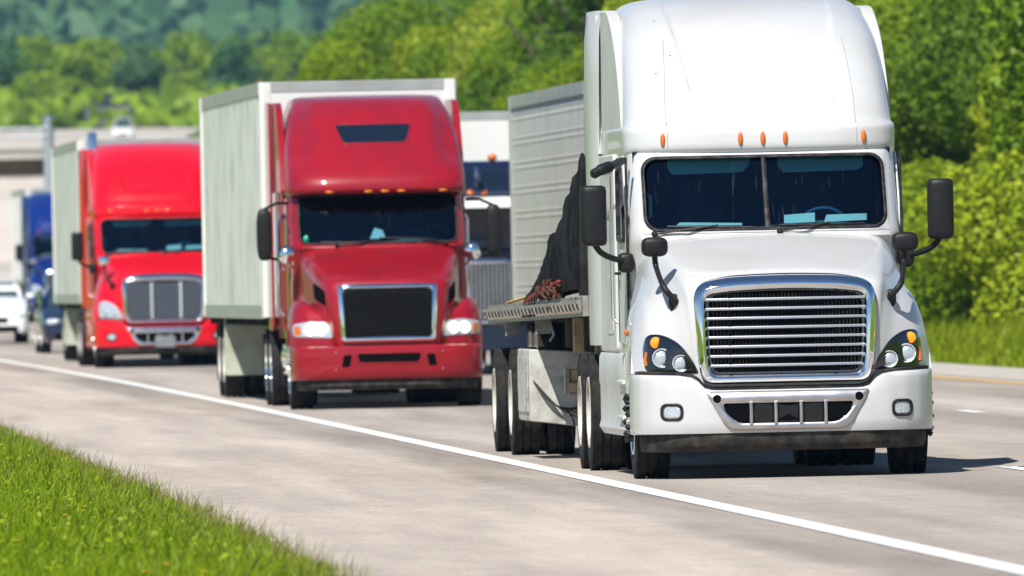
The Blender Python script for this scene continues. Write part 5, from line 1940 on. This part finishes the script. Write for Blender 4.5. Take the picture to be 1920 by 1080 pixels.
def build_far():
    # the highway climbing away beyond the bend
    v, q = [], []
    Ys = list(range(880, 1421, 20))
    for Y in Ys:
        k = (Y - 880) / 540
        r = X_at(120, 880) + (X_at(395, 1420) - X_at(120, 880)) * k ** .8
        l = r - 75
        for i in range(5):
            x = l + (r - l) * i / 4
            v.append((x, Y, H(x - XL(Y), Y) + .12))
    f = [(i * 5 + j, i * 5 + j + 1, (i + 1) * 5 + j + 1, (i + 1) * 5 + j) for i in range(len(Ys) - 1) for j in range(4)]
    structure(link_mesh('far_road', raw_mesh('far_road', v, f, 'far_road', True)))
    # overpass crossing at the left
    Y = 800
    b = empty('overpass_bridge', 'pale concrete overpass with dark girders beyond the blue truck', 'bridge', (X_at(96, Y), Y, ZR(Y)))
    h0 = 5.45
    MB().box(-26, 0, 0, 10, h0 - .45, h0).build('bridge_deck', 'concrete', b)
    MB().box(-26, 0, -.15, .15, h0, h0 + .22).build('parapet', 'concrete', b, bevel=.03)
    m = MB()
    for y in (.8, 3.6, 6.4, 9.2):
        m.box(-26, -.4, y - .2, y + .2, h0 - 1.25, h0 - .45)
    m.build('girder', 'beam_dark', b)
    m = MB()
    for x in (-20, -9):
        for y in (1.5, 5, 8.5):
            m.lathe([(-3, .4), (h0 - 1.25, .4)], (x, y, 0), 'z', 14)
    m.build('pier', 'concrete', b)
    MB().add([(-26, 11, -3), (1, 11, -3), (1, 11, h0 - .4), (-26, 11, h0 - .4), (-26, 14, -3), (1, 14, -3), (1, 14, h0 - .4), (-26, 14, h0 - .4)],
             [(0, 1, 2, 3), (1, 5, 6, 2), (3, 2, 6, 7), (0, 4, 7, 3), (4, 5, 6, 7)]).build('abutment', 'concrete', b)
    MB().add([(-26, -.6, h0 - 1.42), (1.2, -.6, h0 - 1.42), (2.5, -26, -1.5), (-26, -26, -1.5), (-26, 11, h0 - 1.42), (1.2, 11, h0 - 1.42), (2.5, 11, -1.5), (-26, 11, -1.5)],
             [(0, 1, 2, 3), (0, 4, 5, 1), (1, 5, 6, 2), (4, 7, 6, 5), (0, 3, 7, 4)]).build('slope_paving', 'far_road', b)
    # paved ground in front of the bridge
    v = []
    for Yk, dz in ((640, .10), (700, .10), (790, .10)):
        for px in (-150, 130):
            x = X_at(px, Yk)
            v.append((x, Yk, H(x - XL(Yk), Yk) + dz))
    structure(link_mesh('side_road', raw_mesh('side_road', v, [(0, 1, 3, 2), (2, 3, 5, 4)], 'far_road')))
    # sign gantry
    Y = 560
    x0 = X_at(97, Y)
    z0 = H(x0 - XL(Y), Y)
    s = F / Y
    zt = CAMZ + (517 - 214) / s - z0
    g = empty('sign_gantry', 'galvanised gantry post with a lattice arm above the blue truck', 'gantry', (x0, Y, z0))
    MB().tube([(0, 0, -.3), (0, 0, zt + .25)], [.21, .19], 12).build('post', 'galv', g)
    m = MB()
    for dz in (0, -.28):
        for dy in (-.2, .2):
            m.tube([(0, dy, zt - .15 + dz), (-9, dy, zt - .15 + dz)], .036, 6)
    for k in range(16):
        x = -.3 - k * .55
        m.tube([(x, -.2, zt - .15), (x - .28, -.2, zt - .43), (x - .55, -.2, zt - .15)], .013, 5)
    m.build('arm_truss', 'galv', g)
    MB().ball((0, -.02, zt + .1), (.2, .2, .22), 12, 8).build('post_cap', 'bright_chrome', g)
    # vehicles on the far road, a house roof on the hill
    Y = 1290
    x = X_at(236, Y)
    v_ = empty('far_van', 'tiny white van on the pale road climbing the far hill', 'van', (x, Y, H(x - XL(Y), Y) + .12))
    car(v_, 'white_car_paint', 1.95, 5., True)
    Y = 1080
    x = X_at(338, Y)
    v_ = empty('far_car', 'tiny dark car beside the round bush on the pale far road', 'car', (x, Y, H(x - XL(Y), Y) + .12))
    car(v_, 'navy_paint', 1.6)
    rnd = random.Random(3)
    Y = 1040
    x = X_at(362, Y)
    sh = tree('shrub_mid', 'far_shrub', (x, Y, H(x - XL(Y), Y)), .95, 'round green bush beside the pale far road above the maroon truck\'s trailer', 'shrub', None, rnd)
    Y = 1420
    x = X_at(212, Y)
    b = empty('hillside_barn', 'small grey-blue building among trees above the far road', 'building', (x, Y - 5, H(x - XL(Y), Y)))
    MB().box(-2.1, 2.1, 0, 5, -.5, 2.4).build('wall', 'brick_roof', b)
    MB().prism([(-2.4, 2.4), (2.4, 2.4), (0, 3.4)], 'xz', -.2, 5.2).build('roof', 'navy_paint', b)

# ------------------------------------------------------------------ everything in its place
def put(name, label, cat, X, Y, head, group=None, dz=0.):
    return empty(name, label, cat, (X, Y, ZR(Y) + dz), math.atan(head), group)

def along(root, d):
    """point d metres behind a root along its own axis, on the road"""
    a = root.rotation_euler.z
    return root.location.x - math.sin(a) * d, root.location.y + math.cos(a) * d

def build_vehicles():
    # 1. white truck with its flatbed
    w = put('semi_truck', 'clean white sleeper semi truck with a wide chrome slatted grille and amber turn signals lit', 'truck', 2.27, 128.2, .0535, 'semi trucks on the highway')
    aero_truck(w, 'white_paint', 'white_body', 'black_plastic', 'black_plastic', {'full': True})
    X, Y = along(w, 6.95)
    f = put('flatbed_trailer', 'spread-axle flatbed trailer with reflective side rail behind the white truck', 'trailer', X, Y, .0535, 'trailers behind the trucks')
    top = flatbed(f)
    t = tarp_mesh(top).build('tarp', 'tarp', None, sharp=180)
    tag(t, 'crumpled black tarpaulin over the load on the flatbed', 'tarp')
    t.location, t.rotation_euler = f.location, f.rotation_euler
    rnd = random.Random(9)
    def on_bed(o):
        o.location, o.rotation_euler = f.location, f.rotation_euler
        return o
    # rusty chain heaped on the deck edge, web straps over the tarp foot
    m = MB()
    for k in range(95):
        u = rnd.random()
        c = Vector((-1.28 + rnd.uniform(-.05, .06), 3.5 + u * 2.8, top(5.5) + .05 + rnd.uniform(0, .11) * (1 - abs(u - .5))))
        a = Vector((rnd.uniform(-1, 1), rnd.uniform(-1, 1), rnd.uniform(-1, 1))).normalized()
        b = a.orthogonal().normalized()
        m.tube([c + a * (.05 * math.cos(2 * math.pi * i / 12)) + b * (.03 * math.sin(2 * math.pi * i / 12)) for i in range(12)], .011, 6, closed=True)
    m.tube(densify([(-1.28, 3.4, top(5) + .03), (-1.27, 4.6, top(5) + .09), (-1.28, 5.6, top(5) + .07), (-1.29, 6.5, top(6) + .02)], 6).tolist(), .03, 6)
    tag(on_bed(m.build('chain', 'rust')), 'rusty chain heaped on the flatbed deck at the foot of the tarp', 'chain')
    m = MB().tube(densify([(-1.31, 3.2, top(3) + .16), (-1.33, 4.2, top(4) + .12), (-1.32, 5.5, top(5) + .10), (-1.32, 7.4, top(7) + .05), (-1.31, 8.9, top(9) + .0)], 5).tolist(), .018, 6, flat=.6)
    tag(on_bed(m.build('tie_down_strap', 'red_web')), 'red tie-down strap across the rusty chain on the flatbed', 'strap')
    m = MB().tube(densify([(-1.28, 9.4, top(9) - .06), (-1.18, 9.8, top(9) + .08), (-1.15, 11, top(10) + .06), (-1.26, 12.6, top(12) + .012)], 5).tolist(), .03, 6, flat=.35)
    tag(on_bed(m.build('tie_down_strap', 'yellow_web')), 'yellow strap end lying along the flatbed deck behind the tarp', 'strap')
    m = MB()
    for k in range(5):
        y = 7.6 + .45 * k
        m.tube(densify([(-1.30, y, top(y) - .14), (-1.26, y - .02, top(y) + .06), (-1.06, y - .3, top(y) + .30 - .03 * k), (-.5, y - 1.0, top(y) + .55)], 5).tolist(), .014, 5)
    tag(on_bed(m.build('tarp_rope', 'black_web')), 'black ropes tying the tarpaulin foot to the flatbed rail', 'rope')
    m = MB().box(-1.0, -.5, 3.0, 3.12, top(3) + .002, top(3) + .16).box(-.9, -.4, 3.2, 3.32, top(3) + .002, top(3) + .14)
    # 2. maroon truck with its van trailer
    r = put('semi_truck', 'maroon semi truck with a square black grille in a chrome frame and lit headlights', 'truck', -1.57, 196, .0595, 'semi trucks on the highway')
    maroon_truck(r)
    X, Y = along(r, 6.75)
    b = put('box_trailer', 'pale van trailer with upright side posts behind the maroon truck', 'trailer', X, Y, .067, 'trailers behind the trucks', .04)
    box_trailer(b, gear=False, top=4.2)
    spare_flap(b, -1, 11.4, .55, 1.26, .30, 1.11)
    # 3. bright red truck
    q = put('semi_truck', 'bright red sleeper semi truck with a chrome mesh grille, behind the maroon truck', 'truck', -6.25, 278, .066, 'semi trucks on the highway')
    aero_truck(q, 'red_paint', 'red_paint', 'black_plastic', 'bright_chrome', {'grille': 'mesh', 'lamp': 'lamp_clear', 'round_markers': True, 'split': False, 'plate': True})
    m = MB().tube([(-.98, 6.6, 1.0), (-.98, 6.6, 4.1), (-.98, 6.68, 4.28)], .09, 14)
    m.build('exhaust_stack', 'bright_chrome', q)
    X, Y = along(q, 7.0)
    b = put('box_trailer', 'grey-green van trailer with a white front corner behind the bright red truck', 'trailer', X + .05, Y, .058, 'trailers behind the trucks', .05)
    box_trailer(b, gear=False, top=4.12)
    spare_flap(b, -1, 11.4, .55, 1.26, .30, 1.11)
    # 4. blue truck far back
    u = put('semi_truck', 'bright blue sleeper semi truck far back, behind the white car', 'truck', -13.72, 479, .060, 'semi trucks on the highway')
    aero_truck(u, 'blue_paint', 'blue_paint', 'black_plastic', 'bright_chrome', {'grille': 'mesh', 'lamp': 'lamp_clear', 'split': False})
    X, Y = along(u, 7.0)
    b = put('box_trailer', 'white van trailer behind the distant blue truck', 'trailer', X, Y, .060, 'trailers behind the trucks', .06)
    b.location.x += .22
    box_trailer(b, 'trailer_front', gear=False)
    # 5. fluted trailer in the next lane and the truck that pulls it, hidden by the white truck
    X, Y = 2.29, 203.0
    b = put('box_trailer', 'fluted white trailer in the next lane, between the maroon and white trucks', 'trailer', X, Y, .0605, 'trailers behind the trucks', .02)
    box_trailer(b, 'trailer_side_flute', 'trailer_front', 16., 4.15, 1.295, 1.12, 'flutes', False, deco=True)
    k = put('semi_truck', 'white semi truck in the next lane pulling the fluted trailer', 'truck', X + .42, Y - 6.95, .0605, 'semi trucks on the highway')
    aero_truck(k, 'white_paint', 'white_body', 'black_plastic', 'black_plastic', {'grille': 'mesh', 'lamp': 'lamp_clear', 'split': False})
    # 6. navy truck between them with its white load body
    n = put('semi_truck', 'navy truck with upright grille bars and amber roof lamps, between two trailers', 'truck', -.50, 245, .0635, 'semi trucks on the highway')
    classic_truck(n)
    X, Y = along(n, 6.2)
    b = put('box_trailer', 'plain white van trailer rising behind the navy truck cab', 'trailer', X, Y, .0635, 'trailers behind the trucks', .03)
    box_trailer(b, 'trailer_front', 'trailer_front', 14., 4.2, gear=False)
    # 7. cars
    c = put('white_car', 'white car driving in front of the distant blue truck', 'car', -12.35, 367, .072, 'cars between the trucks')
    car(c, 'white_car_paint', 1.52, 4.8, True)
    c = put('blue_car', 'dark blue car just behind the bright red truck\'s trailer', 'car', -9.0, 325, .07, 'cars between the trucks')
    car(c, 'navy_paint', 1.46, 4.6)

def build_flowers():
    rnd = random.Random(2)
    base = None
    for px, py in ((92, 952), (131, 948), (160, 949), (157, 957), (124, 965), (274, 1070), (314, 1056), (382, 1070), (30, 1012)):
        a = R(1.2)
        xr = 960 + (px - 960) * math.cos(a) - (py - 540) * math.sin(a)
        yr = 540 + (py - 540) * math.cos(a) + (px - 960) * math.sin(a)
        Y = (CAMZ - .13) * F / (yr - 517)
        X = X_at(xr, Y)
        z = H(X - XL(Y), Y)
        o = empty('yellow_flower', 'small yellow flower on a thin stem in the roadside grass', 'flower', (X, Y, z), rnd.uniform(0, 6), 'yellow flowers in the grass')
        if base is None:
            m = MB().lathe([(0, .001), (.004, .012), (.010, .022), (.012, .021), (.010, .010), (.012, .001)], (0, -.005, .13), 'z', 10)
            s = MB().tube([(0, 0, 0), (.004, 0, .07), (0, -.005, .132)], .002, 5)
            base = (m.mesh('blossom', 'petal'), s.mesh('stem', 'grass'))
        for nm, me in zip(('blossom', 'stem'), base):
            c = bpy.data.objects.new(nm, me)
            COL.objects.link(c)
            c.parent = o

# ------------------------------------------------------------------ light, air, camera
SUN = Vector((.32, .76, -1.)).normalized()       # the way the light travels
def build_light():
    w = bpy.data.worlds.new('World')
    SC.world = w
    w.use_nodes = True
    nt = w.node_tree
    sky = nt.nodes.new('ShaderNodeTexSky')
    sky.sky_type = 'NISHITA'
    sky.sun_disc = False
    sky.sun_elevation = math.asin(-SUN.z)
    sky.sun_rotation = math.atan2(-SUN.x, -SUN.y)
    sky.air_density = .9
    sky.dust_density = 0
    sky.ozone_density = 4
    bg = nt.nodes['Background']
    nt.links.new(sky.outputs[0], bg.inputs[0])
    bg.inputs[1].default_value = .065
    l = bpy.data.lights.new('sun', 'SUN')
    l.energy = 4.8
    l.angle = R(.53)
    l.color = (1., .955, .89)
    o = bpy.data.objects.new('sun', l)
    o.rotation_euler = SUN.to_track_quat('-Z', 'Y').to_euler()
    COL.objects.link(o)

HAZE = .8e-4
def build_haze():
    if not HAZE:
        return
    m, nt = newmat('haze')
    v = nt.nodes.new('ShaderNodeVolumePrincipled')
    v.inputs['Color'].default_value = (.36, .66, 1, 1)
    v.inputs['Density'].default_value = HAZE
    v.inputs['Anisotropy'].default_value = .3
    o_ = nt.nodes.new('ShaderNodeOutputMaterial')
    nt.links.new(v.outputs[0], o_.inputs['Volume'])
    MT['haze'] = m
    b = MB().box(-4600, 4200, -450, 12200, -6, 240)
    o = b.build('haze', 'haze')
    o['kind'] = 'stuff'

def build_camera():
    c = bpy.data.cameras.new('camera')
    c.sensor_width = 36
    c.sensor_fit = 'HORIZONTAL'
    c.lens = F / 1920 * 36
    c.clip_start = 1
    c.clip_end = 20000
    c.dof.use_dof = True
    c.dof.focus_distance = 129.5
    c.dof.aperture_fstop = 6.8
    c.dof.aperture_blades = 9
    o = bpy.data.objects.new('camera', c)
    COL.objects.link(o)
    p = 23 / F
    fw = Vector((0, math.cos(p), -math.sin(p)))
    r0, u0 = Vector((1, 0, 0)), Vector((0, math.sin(p), math.cos(p)))
    a = R(1.2)
    r = r0 * math.cos(a) - u0 * math.sin(a)
    u = r0 * math.sin(a) + u0 * math.cos(a)
    M = Matrix((r, u, -fw)).transposed().to_4x4()
    M.translation = (0, 0, CAMZ)
    o.matrix_world = M
    SC.camera = o

build_ground()
build_road()
build_grass()
build_flowers()
build_vehicles()
build_trees()
build_far()
build_light()
build_haze()
build_camera()
SC.view_settings.view_transform = 'Standard'
SC.view_settings.look = 'None'
SC.view_settings.gamma = 1
SC.view_settings.exposure = .62
SC.cycles.use_denoising = True
SC.cycles.max_bounces = 8
SC.cycles.transparent_max_bounces = 12
SC.cycles.caustics_reflective = False
SC.cycles.caustics_refractive = False
